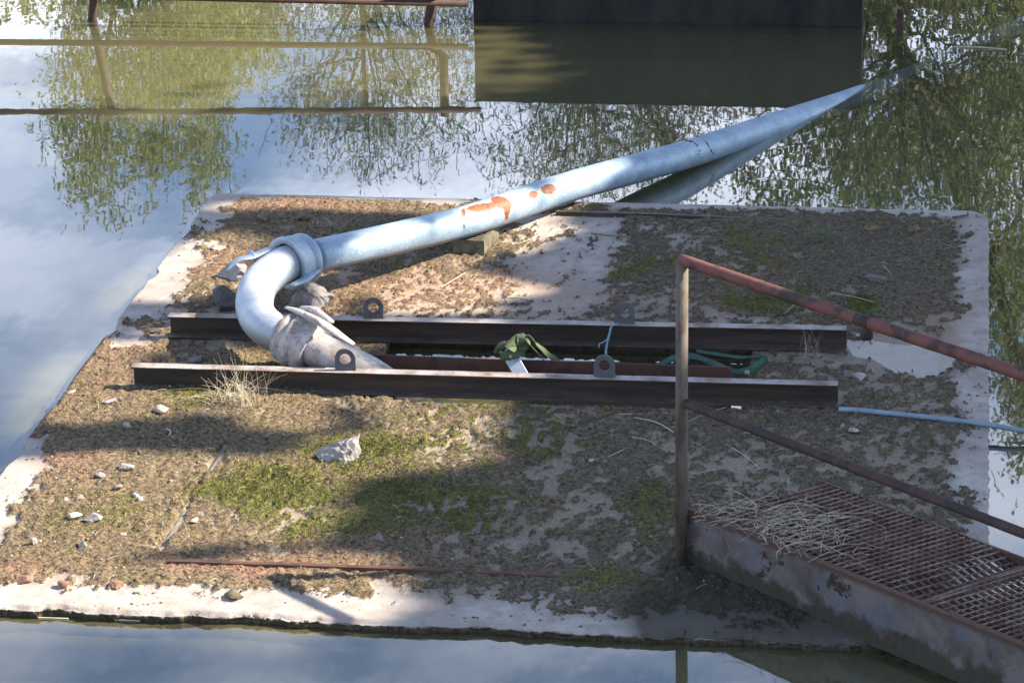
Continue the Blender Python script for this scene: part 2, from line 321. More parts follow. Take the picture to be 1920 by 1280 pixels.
mb = MB(); mb.add([(5.2, 3, -.6), (6.2, 3, .3), (60, 3, .8), (60, 27, .8), (6.2, 27, .3), (5.2, 27, -.6)], [(0, 1, 4, 5), (1, 2, 3, 4)]); tag(obj('right_bank', mb, MAT['bank']), kind='structure')

# ------------------------------------------------------------------ concrete pontoon
X0, X1, Y0, Y1 = -3.584, .14, 9.72, 14.50
HX0, HX1 = un(715, 665)[0], un(1405, 690)[0]; HY0, HY1 = un(850, 753)[1], un(850, 636)[1]
def axis(a, b, step, cuts):
    out = []; c = [a]+sorted(cuts)+[b]
    for i in range(len(c)-1): k = max(1, round((c[i+1]-c[i])/step)); out += list(np.linspace(c[i], c[i+1], k, endpoint=False))
    return np.array(out+[b])
gx = axis(X0, X1, .0065, [HX0, HX1]); gy = axis(Y0, Y1, .009, [HY0, HY1]); nx, ny = len(gx), len(gy)
GX, GY = np.meshgrid(gx, gy)
PX, PY = proj(np.stack((GX, GY, GX*0), -1))
def blobs(L, w=26, base=0.):
    wx = PX+w*(vnoise(GX*6, GY*6, 3)-.5)*4; wy = PY+w*(vnoise(GX*6, GY*6, 8)-.5)*1.6; r = np.zeros_like(GX)+base
    for (x, y, rx_, ry_, v) in L: r += v*np.exp(-(((wx-x)/rx_)**2+((wy-y)/ry_)**2)**1.4)
    return r
dl, dr, df, db = GX-X0, X1-GX, GY-Y0, Y1-GY
rim = np.minimum.reduce([dl/.17, dr/.12, df/.25, db/.10])
cover = .80-.95*(1-sst(.3, 1.1, rim+1.9*(fbm(GX*5, GY*4, 6, 2, .68)-.5)))
cover += blobs([(1060, 500, 100, 90, -.75), (1100, 425, 170, 26, -.6), (1340, 432, 130, 13, -.5), (1690, 665, 120, 45, -1.1), (1815, 600, 30, 90, -.5), (1000, 1010, 110, 45, -.3), (930, 1020, 160, 30, -.3),
    (300, 520, 60, 50, -.6), (300, 580, 60, 25, -.5), (840, 592, 230, 14, -.35), (250, 1027, 50, 7, -.55), (80, 800, 70, 45, 1.2), (150, 700, 60, 70, 1.2), (240, 600, 60, 34, .8), (340, 430, 60, 34, .9), (560, 385, 180, 18, .4), (750, 378, 150, 6, -.4), (600, 1160, 900, 10, -.5), (1050, 870, 80, 20, -.3), (420, 640, 100, 12, -.5), (1230, 570, 70, 25, -.5), (1400, 600, 150, 13, -.6), (800, 1120, 500, 26, -.25),
    (720, 545, 120, 30, -.35), (860, 540, 160, 40, -.35), (200, 705, 60, 50, .5), (170, 790, 90, 28, .5), (260, 620, 60, 16, .4), (60, 840, 70, 14, -.5), (470, 1065, 130, 22, .5), (1180, 1090, 130, 42, .55), (560, 397, 210, 15, .55),
    (1520, 430, 180, 40, .25), (1700, 500, 120, 70, .25), (1420, 560, 100, 40, .3), (600, 880, 300, 60, .3), (1320, 870, 140, 50, -.15), (1700, 880, 130, 60, -.12), (1160, 960, 100, 50, -.2), (460, 600, 120, 12, -.4), (1330, 1120, 200, 30, .4), (660, 485, 120, 14, -.3), (1780, 620, 60, 60, -.3)])
def seg(x1, y1, x2, y2):
    t = np.clip(((PX-x1)*(x2-x1)+(PY-y1)*(y2-y1))/((x2-x1)**2+(y2-y1)**2), 0, 1); return np.hypot(PX-x1-t*(x2-x1), PY-y1-t*(y2-y1))
sm = seg(414, 838, 292, 1030); cover -= .75*np.exp(-(seg(420, 838, 304, 1028)/7)**2)
cover -= .5*np.exp(-(seg(1150, 400, 1090, 592)/9)**2)
cf = fbm(GX*9, GY*6.5, 6, 1, .62); cfh = fbm(GX*34, GY*20, 5, 12, .65); broad = fbm(GX*2.3, GY*1.8, 3, 15)
east = sst(560, 1000, PX+120*(broad-.5))*(1-.6*np.exp(-(((PX-1560)/260)**2+((PY-480)/70)**2)))
mask = sst(.31, .72, cover+.02+1.15*(cf-.5)+(1.3+1.5*east)*(cfh-.5)+.6*(broad-.5)-.12*east)
moss = blobs([(480, 925, 100, 50, 1.1), (560, 980, 90, 30, .5), (760, 835, 130, 32, .9), (840, 950, 190, 50, .75), (1000, 830, 110, 45, .7), (1130, 1085, 80, 26, .62), (1440, 565, 90, 26, .8), (1180, 512, 90, 22, .85),
    (1400, 485, 90, 45, .5), (400, 752, 110, 18, .7), (200, 960, 110, 50, .45), (1240, 950, 60, 60, .6), (1610, 577, 40, 10, 1.3), (480, 685, 80, 14, .5), (660, 860, 80, 30, .7), (820, 770, 100, 14, .7), (640, 1000, 120, 30, .35), (880, 565, 60, 12, .25),
    (700, 500, 100, 10, .4), (1560, 600, 80, 40, .2), (700, 900, 200, 60, .4)], base=-.12)
red = blobs([(450, 1072, 110, 18, 1.), (60, 1085, 80, 20, .6), (120, 868, 60, 22, .7), (200, 680, 90, 45, .5), (820, 540, 230, 45, .9), (540, 395, 170, 16, .8), (600, 1040, 260, 20, .4), (1380, 590, 60, 12, .5), (440, 500, 90, 30, .7), (1780, 640, 50, 60, .5), (1430, 520, 60, 30, .35), (1090, 560, 60, 20, .4)], base=.05)
wet = blobs([(1690, 665, 130, 45, .9), (1560, 640, 60, 20, .5)])*(1-mask*.6)
ridge = 1-np.abs(2*fbm(GX*16, GY*12, 5, 5, .6)-1); lump = fbm(GX*26, GY*22, 5, 9, .72)
thin = sst(.0, 1., red*.9)*sst(440, 480, PY)*sst(640, 600, PY)
dust = sst(.7, 1.5, rim+.8*(fbm(GX*5, GY*5, 4, 22)-.5))*np.clip(1-blobs([(1060, 500, 110, 100, 1.), (1120, 425, 170, 30, .9), (700, 585, 300, 20, .6), (1690, 665, 120, 45, .5), (300, 520, 80, 60, .8), (1450, 603, 120, 12, .8)]), 0, 1)
hgt = mask*(.002+(.016*(1-.6*thin)*(cf**1.5)*ridge+(.026+.012*moss.clip(0, 1))*(1-.7*thin)*(lump-.38)+.009*(cfh-.4))*(1-.12*east))
hgt = np.maximum(hgt, -.0015)+.0015*(fbm(GX*20, GY*20, 3)-.5)
hgt -= .012*np.exp(-(sm/3.2)**2)
hgt = hgt*(1-.85*sst(.3, .8, wet))-.007*sst(.3, .8, wet)
hgt = hgt*sst(0, .02, np.minimum.reduce([dl, dr, df, db]))
# rounded back right corner, chipped rims
VX, VY = GX.copy(), GY.copy()
for cx, cy, r_, sx_, sy_ in ((X1-.10, Y1-.16, (.10, .16), 1, 1), (X0+.05, Y1-.05, (.05, .05), -1, 1)):
    u = (GX-cx)*sx_/r_[0]; v = (GY-cy)*sy_/r_[1]; k = (u > 0) & (v > 0); q = np.where(k, np.maximum(u, v)/np.maximum(np.hypot(u, v), 1e-6), 1)
    VX = np.where(k, cx+u*q*sx_*r_[0], VX); VY = np.where(k, cy+v*q*sy_*r_[1], VY)
chip = .028*(sst(.45, .8, fbm(GX*6, GX*0+3, 4, 4, .6)))+.012*fbm(GX*24, GX*0+1, 3, 6)
VY += chip*(1-sst(0, .10, df)); ch2 = .03*sst(.45, .8, fbm(GY*4, GY*0+7, 4, 2, .6)); VX += ch2*(1-sst(0, .1, dl)); VY -= .018*fbm(GX*5, GX*0+9, 3, 3)*(1-sst(0, .1, db))
bul = .052*sst(-.045, .0, .16-np.abs(GX-un(850, 765)[0]-.0))*(.85+.3*vnoise(GX*18, GX*0))
VY -= bul*np.exp(-(np.abs(GY-HY0)/.05)**2)*(GY <= HY0+.06)
hgt -= .016*(1-sst(0, .022, df+.01*(vnoise(GX*30, GY*30)-.5)))*(.5+vnoise(GX*25, GY*25, 5))
idx = np.arange(nx*ny).reshape(ny, nx); cxm = (gx[:-1]+gx[1:])/2; cym = (gy[:-1]+gy[1:])/2
inh = ((cxm > HX0) & (cxm < HX1))[None, :] & ((cym > HY0) & (cym < HY1))[:, None]
q = np.stack((idx[:-1, :-1], idx[:-1, 1:], idx[1:, 1:], idx[1:, :-1]), -1)[~inh]
V = [np.stack((VX, VY, hgt), -1).reshape(-1, 3)]; F = [q]; off = nx*ny
dry = np.clip(sst(1150, 500, PX)+.9*(fbm(GX*3, GY*3, 4, 41)-.5), 0, 1)  # soil tone: paler and yellower to the left, darker and greyer right
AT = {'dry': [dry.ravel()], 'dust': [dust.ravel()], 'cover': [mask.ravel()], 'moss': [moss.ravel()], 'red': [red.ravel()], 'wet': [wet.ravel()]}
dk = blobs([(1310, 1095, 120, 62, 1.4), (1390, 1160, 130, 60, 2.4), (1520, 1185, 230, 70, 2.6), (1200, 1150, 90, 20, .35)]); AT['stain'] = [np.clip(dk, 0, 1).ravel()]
def skirt(loop, outn):
    global off
    P0 = V[0][loop]; k = len(loop); rows = [-.012, -.028, -.05, -.6]; prev = np.array(loop)
    for i, z in enumerate(rows):
        p = P0.copy(); p[:, 2] = z; j = .022*(fbm(P0[:, 0]*30+P0[:, 1]*30, P0[:, 0]*0+i*3.7, 3)-.45)*(1 if i < 3 else 0)-(.004*i)
        p[:, 0] += outn[:, 0]*j; p[:, 1] += outn[:, 1]*j; V.append(p); ids = np.arange(off, off+k); off += k
        F.append(np.stack((prev[:-1], prev[1:], ids[1:], ids[:-1]), -1)[:, ::-1]); prev = ids
        for nm, val in (('dry', .4), ('dust', .5), ('cover', .35+.5*(i > 0)), ('moss', .0), ('red', .1), ('wet', .3*(i > 1)), ('stain', .55*(i > 0))): AT[nm].append(np.full(k, val))
lp = list(idx[0, :])+list(idx[1:, -1])+list(idx[-1, -2::-1])+list(idx[-2::-1, 0])
on = np.array([(0, -1)]*nx+[(1, 0)]*(ny-1)+[(0, 1)]*(nx-1)+[(-1, 0)]*(ny-1), float); skirt(lp, on)
ia, ib = np.searchsorted(gx, [HX0-1e-6, HX1-1e-6]); ja, jb = np.searchsorted(gy, [HY0-1e-6, HY1-1e-6])
lp = list(idx[ja:jb+1, ia])+list(idx[jb, ia+1:ib+1])+list(idx[ja:jb, ib][::-1])+list(idx[ja, ia:ib][::-1]); skirt(lp, np.zeros((len(lp), 2)))
me = rawmesh('concrete_pontoon', np.concatenate(V), np.concatenate(F))
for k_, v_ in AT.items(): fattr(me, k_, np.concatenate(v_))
me.polygons.foreach_set('use_smooth', [True]*len(me.polygons))
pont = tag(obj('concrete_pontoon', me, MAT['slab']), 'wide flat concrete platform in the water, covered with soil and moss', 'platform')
def hz(x, y):
    i = min(max(np.searchsorted(gx, x), 0), nx-1); j = min(max(np.searchsorted(gy, y), 0), ny-1); return float(hgt[j, i])
def gp(px, py): p = un(px, py); p[2] = hz(p[0], p[1]); return p

# puddle
mb = MB(); pp = [(1575, 628), (1600, 606), (1640, 640), (1700, 648), (1760, 640), (1800, 655), (1790, 690), (1740, 712), (1680, 700), (1640, 676), (1600, 668)]
c_ = crom(pp+[pp[0]], 6)[:-1] if False else pp; vv = [un(*p) for p in pp]
for v in vv: v[2] = .0005
mb.add(vv, [tuple(range(len(vv)))]); m = M('puddle_water'); g_ = m.n('BsdfGlossy'); g_.inputs['Roughness'].default_value = .12; m.put(m.bump(m.noise(34, 3, .5, (.5, 2.2, 1)), 1, .0009), g_.inputs['Normal'])
t_ = m.n('BsdfTransparent'); x_ = m.n('MixShader'); x_.inputs[0].default_value = .15; m.put(t_.outputs[0], x_.inputs[1]); m.put(g_.outputs[0], x_.inputs[2]); m.put(x_.outputs[0], m.out.inputs[0])
tag(obj('puddle', mb, m.m), kind='structure')

# soil clods and moss tufts (uncountable)
def scatter(nmax, wfun, seed):
    r = np.random.default_rng(seed); w = wfun.ravel().clip(0); w = w/w.sum(); k = r.choice(len(w), nmax, p=w)
    x = VX.ravel()[k]+r.uniform(-.004, .004, nmax); y = VY.ravel()[k]+r.uniform(-.004, .004, nmax); return x, y, hgt.ravel()[k], r
hole = (GX > HX0-.02) & (GX < HX1+.02) & (GY > HY0-.02) & (GY < HY1+.02)
ok = ~hole & (np.minimum.reduce([dl, dr, df, db]) > .02)
oct_v = np.array([(1, 0, 0), (-.9, .1, 0), (0, 1, .1), (.1, -1, 0), (0, 0, 1), (.7, .6, .5), (-.6, .6, .4), (-.5, -.7, .5), (.6, -.6, .6)]); oct_f = np.array([(4, 5, 2), (4, 2, 6), (4, 6, 1), (4, 1, 7), (4, 7, 3), (4, 3, 8), (4, 8, 0), (4, 0, 5), (5, 0, 2), (6, 2, 1), (7, 1, 3), (8, 3, 0)])
def clods(n_, wf, smin, smax, seed, mat, name, label):
    x, y, z, r = scatter(n_, wf, seed); s = smin*(smax/smin)**(r.random(n_)**2.2); a = r.random(n_)*6.28
    v = oct_v[None]*(1+.5*(r.random((n_, 9, 1))-.5))*np.stack((s, s*r.uniform(.6, 1, n_), s*r.uniform(.35, .75, n_)), -1)[:, None, :]
    c, s_ = np.cos(a)[:, None], np.sin(a)[:, None]; vx = v[..., 0]*c-v[..., 1]*s_; vy = v[..., 0]*s_+v[..., 1]*c
    P = np.stack((vx+x[:, None], vy+y[:, None], v[..., 2]+z[:, None]), -1).reshape(-1, 3)
    Fq = (oct_f[None]+9*np.arange(n_)[:, None, None]).reshape(-1, 3); return tag(obj(name, rawmesh(name, P, Fq), mat), label, kind='stuff')
clods(15000, ok*(1-np.clip(dk*1.3, 0, 1))*(mask*.7+.22*sst(.52, .70, fbm(GX*7, GY*7, 4, 31, .65)))*(1-.7*thin)*(1+2*sst(.6, .3, rim-.4)), .0020, .010, 1, MAT['clod'], 'soil_crumbs', 'brown soil crumbs scattered over the platform')
clods(2500, ok*(red.clip(0)**1.5)*mask, .002, .009, 2, MAT['redclod'], 'red_soil_crumbs', 'reddish soil crumbs on the platform')
clods(420, ok*(1-np.clip(dk*1.3, 0, 1))*(mask*(PX < 420)*(PY > 820)+.05), .0025, .009, 3, MAT['rock_pale'], 'pale_grit', 'pale grit lying in the soil')
def tufts(n_, wf, seed, mat, name, hmin, hmax, wid, label):
    x, y, z, r = scatter(n_, wf, seed); a = r.random(n_)*6.28; h = r.uniform(hmin, hmax, n_); l = r.uniform(-.7, .7, (n_, 2))*h[:, None]
    dx, dy = np.cos(a)*wid, np.sin(a)*wid
    P = np.stack((np.stack((x-dx, y-dy, z-.001), -1), np.stack((x+dx, y+dy, z-.001), -1), np.stack((x+l[:, 0], y+l[:, 1], z+h), -1)), 1).reshape(-1, 3)
    return tag(obj(name, rawmesh(name, P, np.arange(n_*3).reshape(-1, 3)), mat), label, kind='stuff')
tufts(38000, ok*mask*(moss.clip(0)**1.3+.02), 5, MAT['mossf'], 'moss_tufts', .003, .010, .0022, 'low yellow green moss on the platform')
tufts(14000, ok*mask*(1-moss.clip(0, .8)), 6, MAT['clod'], 'dead_moss', .002, .008, .0020, 'brown dead moss on the platform')

# ------------------------------------------------------------------ water pipe
pipe_pts = [un(590, 480, .225), un(745, 446, .185), un(890, 410, .145), un(1052, 355, .105), un(1203, 313, .062), un(1290, 289, .037), un(1450, 238, -.03), un(1600, 190, -.098), un(1700, 152, -.142), un(1790, 112, -.155), un(1860, 82, -.125), un(1990, 24, -.085)]
PR = .072
def ptube(name, pts, rad, seg_, mat, parent, rust=(), cracks=(), grime_shade=None):
    mb = MB(); tube(mb, pts, rad, seg_); me = bpy.data.meshes.new(name); me.from_pydata(mb.v, [], mb.f); me.update()
    P = np.array(mb.v); ax, ay = proj(P); r = np.zeros(len(P)); cr = np.zeros(len(P))
    for (x, y, a, b, w, ang) in rust:
        c, s = math.cos(ang), math.sin(ang); u = (ax-x)*c+(ay-y)*s; v = -(ax-x)*s+(ay-y)*c; r = np.maximum(r, w*np.exp(-((u/a)**2+(v/b)**2)))
    for (x1, y1, x2, y2, wd) in cracks:
        t = np.clip(((ax-x1)*(x2-x1)+(ay-y1)*(y2-y1))/((x2-x1)**2+(y2-y1)**2), 0, 1); d = np.hypot(ax-x1-t*(x2-x1), ay-y1-t*(y2-y1)); cr = np.maximum(cr, np.exp(-(d/wd)**2))
    fattr(me, 'rust', r); fattr(me, 'crack', cr); g = np.zeros(len(P)) if grime_shade is None else grime_shade(P, ax, ay); fattr(me, 'grime_shade', g)
    return obj(name, me, mat, parent, smooth=True)
pc = crom(pipe_pts, 46)
pipe = empty('water_pipe', un(590, 480, 0), 'long galvanised water pipe with rust patches crossing the platform into the pond', 'pipe')
def under(P, ax, ay):  # underside shade painted in as a darker grime tint
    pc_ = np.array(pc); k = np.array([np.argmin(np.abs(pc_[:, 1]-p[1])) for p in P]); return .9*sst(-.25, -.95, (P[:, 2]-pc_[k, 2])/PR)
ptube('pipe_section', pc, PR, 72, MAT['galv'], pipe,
      rust=[(905, 389, 30, 8, 1.2, -.12), (940, 380, 20, 11, 1.3, .35), (951, 398, 6, 20, .9, .1), (869, 399, 5, 11, .95, 0), (870, 412, 2, 12, .7, 0), (1000, 365, 10, 8, 1., 0), (1028, 355, 14, 10, 1.2, 0)],
      cracks=[(1281, 262, 1296, 266, 2.2), (1296, 264, 1310, 275, 1.6), (1322, 262, 1330, 276, 1.7), (1330, 276, 1338, 290, 2.), (1310, 290, 1312, 280, 1.4), (1082, 340, 1082, 352, 1.4), (870, 412, 871, 432, 1.), (1284, 258, 1312, 256, 1.1)], grime_shade=under)
ep = [un(600, 478, .225), un(560, 487, .226), un(522, 503, .224), un(488, 532, .217), un(477, 574, .198), un(494, 608, .178), un(538, 634, .15), un(606, 662, .118)]
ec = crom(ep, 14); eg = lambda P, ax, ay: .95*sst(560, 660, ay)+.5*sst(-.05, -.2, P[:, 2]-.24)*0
ptube('elbow', ec[8:-6], .0795, 56, MAT['galv_lit'], pipe, grime_shade=eg)
YB = un(690, 745)[1]+.055+.085; q_ = uny(690, 702, YB+.02); dp = [un(540, 632, .15), un(606, 662, .118), q_, q_+np.array((.15, -.02, -.10)), q_+np.array((.30, -.02, -.24))]; print('DP', [p.round(3) for p in dp])
def dg(P, ax, ay): return np.full(len(P), .78)
ptube('down_pipe', crom(dp, 16), .076, 48, MAT['galv_w'], pipe, rust=[(720, 690, 30, 14, .5, .4)], grime_shade=dg)
def lathe(name, c, d, prof, mat, parent, seg_=56, gr=0., ru=0.):
    d = nrm(d); u = nrm(np.cross(d, (0, 0, 1))); w = np.cross(d, u); V = []; k = len(prof)
    for s_, r in prof:
        for i in range(seg_): a = 2*math.pi*i/seg_; V.append(c+d*s_+u*math.cos(a)*r+w*math.sin(a)*r)
    F_ = [(i*seg_+j, i*seg_+(j+1) % seg_, (i+1)*seg_+(j+1) % seg_, (i+1)*seg_+j) for i in range(k-1) for j in range(seg_)]
    me = bpy.data.meshes.new(name); me.from_pydata([tuple(map(float, p)) for p in V], [], F_); me.update(); n_ = len(V)
    fattr(me, 'rust', np.full(n_, ru)); fattr(me, 'crack', np.zeros(n_)); fattr(me, 'grime_shade', np.full(n_, gr)); o = obj(name, me, mat, parent, smooth=True); return o
MAT['galv_b'] = galv('galvanised_coupling', (.26, .34, .42), (.40, .47, .55))
MB_W = MAT['galv_w']
def bar(name, pts, rads, parent, gr=.3, fl=.45, mat='galv_b', up=(0, 0, 1)):
    mb = MB(); tube(mb, crom(pts, 6), list(np.interp(np.linspace(0, 1, (len(pts)-1)*6+1), np.linspace(0, 1, len(rads)), rads)), 12, fl, up)
    me = bpy.data.meshes.new(name); me.from_pydata(mb.v, [], mb.f); me.update(); n_ = len(mb.v); fattr(me, 'rust', np.full(n_, .12)); fattr(me, 'crack', np.zeros(n_)); fattr(me, 'grime_shade', np.full(n_, gr)); return obj(name, me, MAT[mat], parent, smooth=True)
j1 = un(552, 490, .226); d1 = nrm(ec[24]-ec[8]); d1 = nrm(un(524, 503, .224)-un(590, 480, .225))
cp = lathe('coupling', j1, d1, [(-.075, .073), (-.075, .098), (-.068, .108), (-.055, .111), (-.043, .107), (-.038, .098), (-.030, .095), (-.026, .104), (-.02, .112), (.028, .116), (.034, .120), (.044, .120), (.046, .112), (.046, .09), (.02, .088)], MAT['galv_b'], pipe)
bar('lever', [un(505, 466, .30), un(472, 481, .30), un(445, 488, .295), un(425, 508, .26)], [.02, .026, .022, .005], cp, .1, .35)
bar('lever', [un(548, 535, .20), un(566, 527, .18), un(585, 515, .19), un(600, 507, .21)], [.016, .024, .024, .010], cp, .1, .5)
bar('hinge_pin', [un(468, 470, .31), un(478, 482, .30)], [.011, .011], cp, .1, 1)
j2 = un(560, 642, .135); d2 = nrm(un(640, 680, .09)-un(530, 628, .155))
c2 = lathe('coupling', j2, d2, [(-.075, .085), (-.075, .097), (-.065, .104), (-.045, .104), (-.034, .098), (-.030, .100), (-.022, .113), (-.005, .120), (.012, .117), (.020, .106), (.026, .104), (.032, .113), (.085, .116), (.090, .113), (.092, .08)], MB_W, pipe, gr=.62, ru=.20)
bar('lever', [un(537, 576, .25), un(560, 584, .262), un(595, 601, .262), un(630, 624, .24), un(664, 646, .20)], [.009, .020, .024, .022, .011], c2, .35, .5, 'galv_w')
bar('lever_bracket', [un(566, 578, .262), un(590, 583, .275), un(622, 604, .262)], [.014, .021, .012], c2, .35, .8, 'galv_w')
bar('hinge_pin', [un(572, 590, .27), un(600, 604, .275)], [.010, .010], c2, .35, 1, 'galv_w')

# ------------------------------------------------------------------ channel beams
def channel(px0, py0, px1, py1, hgt_, dep, name, label, lugs, lug_lab):
    a = un(px0, py0, 0); b = un(px1, py1, 0); a[2] = b[2] = .006; d = nrm(b-a); nrm_ = np.array((-d[1], d[0], 0)); L_ = np.linalg.norm(b-a)
    t = .007; prof = [(0, 0), (0, t), (dep-t, t), (dep-t, hgt_-t), (0, hgt_-t), (0, hgt_), (dep, hgt_), (dep, 0)]
    nseg = 40; V = []
    for i in range(nseg+1):
        p = a+d*L_*i/nseg
        for (u, z) in prof: V.append(p+nrm_*u+np.array((0, 0, z))+nrm_*(.0012*math.sin(i*2.3+z*90)))
    k = len(prof); F_ = [(i*k+j, (i+1)*k+j, (i+1)*k+(j+1) % k, i*k+(j+1) % k) for i in range(nseg) for j in range(k)]
    F_ += [(0, 1, 2, 7), (2, 3, 6, 7), (3, 4, 5, 6)]+[tuple(nseg*k+j for j in q_)[::-1] for q_ in ((0, 1, 2, 7), (2, 3, 6, 7), (3, 4, 5, 6))]
    root = empty(name, (a+b)/2, label, 'beam', 'channel beams across the well'); mb = MB(); mb.add(V, F_); obj('channel', mb, MAT['beam'], root, bevel=.0015)
    for i, (lx, col) in enumerate(lugs):
        q_ = un(lx, 660, hgt_); s_ = (q_-a) @ d; 
        for _ in range(4):
            P_ = a+d*s_+nrm_*dep*.6; x_ = proj(P_)[0]; s_ += (lx-x_)*.0022
        c = a+d*s_+nrm_*dep*.62; c[2] = .006+hgt_-.001; w, hh, r, th = .042, .050, .0235, .013; N = 24
        out = [(-w, 0)]+[(-w*math.cos(math.pi*j/N), hh+w*math.sin(math.pi*j/N)) for j in range(N+1)]+[(w, 0)]; inn = []
        for aa in np.linspace(math.pi*1.5-.13, -math.pi*.5+.13, len(out)): inn.append((r*math.cos(aa), hh-.002+r*math.sin(aa)))
        K = len(out); V2 = [c+d*u+np.array((0, 0, z))+nrm_*s3 for s3 in (-th/2, th/2) for (u, z) in out+inn]; F2 = []
        for j in range(K):
            j2_ = (j+1) % K; F2 += [(j, j2_, K+j2_, K+j), (2*K+j, 3*K+j, 3*K+j2_, 2*K+j2_), (j, 2*K+j, 2*K+j2_, j2_), (K+j, K+j2_, 3*K+j2_, 3*K+j)]
        mb = MB(); mb.add(V2, F2); lo = obj('lifting_lug', mb, MAT['lug'], root, bevel=.0012)
    return root
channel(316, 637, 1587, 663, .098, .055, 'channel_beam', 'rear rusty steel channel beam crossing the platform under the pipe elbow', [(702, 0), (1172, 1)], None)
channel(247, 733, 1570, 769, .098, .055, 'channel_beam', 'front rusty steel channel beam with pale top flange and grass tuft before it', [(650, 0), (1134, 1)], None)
a, b = un(690, 692, 0), un(1371, 716, 0); mb = MB(); d = nrm(b-a); a[2] = b[2] = .003
mid = (a+b)/2; R_ = np.array((d, (-d[1], d[0], 0), (0, 0, 1))).T
box(mb, mid+np.array((0, 0, .031)), np.linalg.norm(b-a), .008, .062, R_); box(mb, mid+R_ @ np.array((0, .0285, .004)), np.linalg.norm(b-a), .046, .008, R_)
tag(obj('angle_bar', mb, MAT['redbar'], bevel=.001), 'reddish rusty angle bar lying between the two channel beams', 'steel bar')
for (x0, y0, x1, y1, lb, mt) in ((312, 1062, 1250, 1092, 'thin rusty bar half buried in soil near the front edge', 'redbar'), (1042, 405, 1478, 416, 'thin dark bar half buried in soil near the back edge', 'beam')):
    a, b = un(x0, y0), un(x1, y1); pts = [a+(b-a)*t for t in np.linspace(0, 1, 24)]; mb = MB(); d = nrm(b-a); nn = np.array((-d[1], d[0], 0)); V_ = []
    for i, p in enumerate(pts):
        z = max(.006, .021-.012*sst(.35, 1., i/23)); w_ = .004*math.sin(i*1.3)
        for (u, zz) in ((0, -.01), (.002, z), (.022, z+.001), (.024, -.01)): V_.append(p+nn*(u+w_*.4)+np.array((0, 0, zz)))
    mb.add(V_, [(i*4+j, (i+1)*4+j, (i+1)*4+(j+1) % 4, i*4+(j+1) % 4) for i in range(23) for j in range(4)]+[(0, 1, 2, 3), (95, 94, 93, 92)])
    tag(obj('buried_bar', mb, MAT[mt], bevel=.001), lb, 'steel bar')

# ------------------------------------------------------------------ slat, straps, twine, hose, pole
def ribbon(pts, wid, name, mat, label=None, cat=None, parent=None, th=.0018, tw=None, n=8, wdir=(0, 1, 0)):
    P = crom(pts, n); V = []; k = len(P)
    for i, p in enumerate(P):
        t = nrm(P[min(i+1, k-1)]-P[max(i-1, 0)]); wv = np.array(wdir, float)
        if tw: a = np.interp(i/(k-1), np.linspace(0, 1, len(tw)), tw); wv = wv*math.cos(a)+np.cross(t, wv)*math.sin(a)
        w = nrm(wv-t*(wv @ t)); u = np.cross(t, w); ww = wid/2*(1+.10*math.sin(i*.9))
        for s_, r_ in ((-1, -1), (0, -.3), (1, -1), (1, 1), (0, 1.6), (-1, 1)): V.append(p+w*ww*s_+u*th*r_)
    F_ = [(i*6+j, (i+1)*6+j, (i+1)*6+(j+1) % 6, i*6+(j+1) % 6) for i in range(k-1) for j in range(6)]+[(5, 4, 3, 2, 1, 0), tuple((k-1)*6+j for j in range(6))]
    mb = MB(); mb.add(V, F_); o = obj(name, mb, mat, parent, smooth=True)
    return tag(o, label, cat) if label else o
p0 = un(950, 655, .115); p1 = un(992, 728, .01); mb = MB(); d = nrm(p1-p0); sdir = nrm(np.cross(d, (0, -1, .35))); u_ = np.cross(sdir, d); R_ = np.array((d, sdir, u_)).T
box(mb, (p0+p1)/2, np.linalg.norm(p1-p0), .056, .010, R_); tag(obj('flat_slat', mb, MAT['slat'], bevel=.002), 'pale grey flat slat leaning between the beams under the knotted strap', 'slat')
st = empty('green_strap', un(955, 668, .05), 'olive green strap knotted round the pale slat', 'strap')
mb = MB(); kk = [un(932, 660, .10), un(938, 648, .13), un(957, 646, .145), un(975, 650, .14), un(974, 660, .125), un(955, 665, .12), un(940, 668, .11)]
tube(mb, crom(kk, 6), .021, 14, .6, jit=.35); obj('knot', mb, MAT['strap'], st, smooth=True)
mb = MB(); kk = [un(962, 650, .155), un(963, 637, .17), un(975, 630, .18), un(988, 636, .17), un(986, 650, .15), un(972, 654, .14)]; tube(mb, crom(kk, 6), .014, 12, .45, jit=.35); obj('loop', mb, MAT['strap'], st, smooth=True)
ribbon([un(968, 640, .165), un(985, 632, .175), un(1005, 645, .15), un(1025, 662, .10), un(1050, 680, .04), un(1075, 695, -.01)], .038, 'strap_tail', MAT['strap'], parent=st, tw=(.6, .9, 1.2, 1.3, 1.2, 1.2), wdir=(1, 0, 0))
ribbon([un(955, 655, .15), un(968, 640, .17), un(990, 645, .16), un(1008, 662, .10), un(1028, 684, .03), un(1040, 700, -.02)], .045, 'strap_tail', MAT['strap'], parent=st, tw=(.3, .5, .7, .9, .9, .9), wdir=(1, 0, 0))
ribbon([un(1225, 690, -.02), un(1262, 672, .02), un(1300, 668, .03), un(1340, 682, .025), un(1375, 697, .02), un(1408, 692, .022), un(1436, 672, .03)], .030, 'teal_strap', MAT['strap2'], 'teal strap looped loosely on the soil at the right end of the well', 'strap', tw=(.2, .6, .3, .1, .3, .5, .6), wdir=(.2, 1, .2))
ribbon([un(1306, 658, .05), un(1345, 664, .045), un(1390, 670, .03), un(1430, 668, .03), un(1437, 676, .02)], .016, 'teal_strap', MAT['strap2'], 'narrow upper teal strap end lying beside the rear beam', 'strap', tw=(.5, .4, .3, .5, .8), wdir=(.2, 1, .2))
mb = MB()
tw_ = crom([un(1158, 606, .125), un(1147, 612, .12), un(1143, 625, .10), un(1139, 640, .10), un(1136, 660, .10), un(1138, 676, .13)], 10)
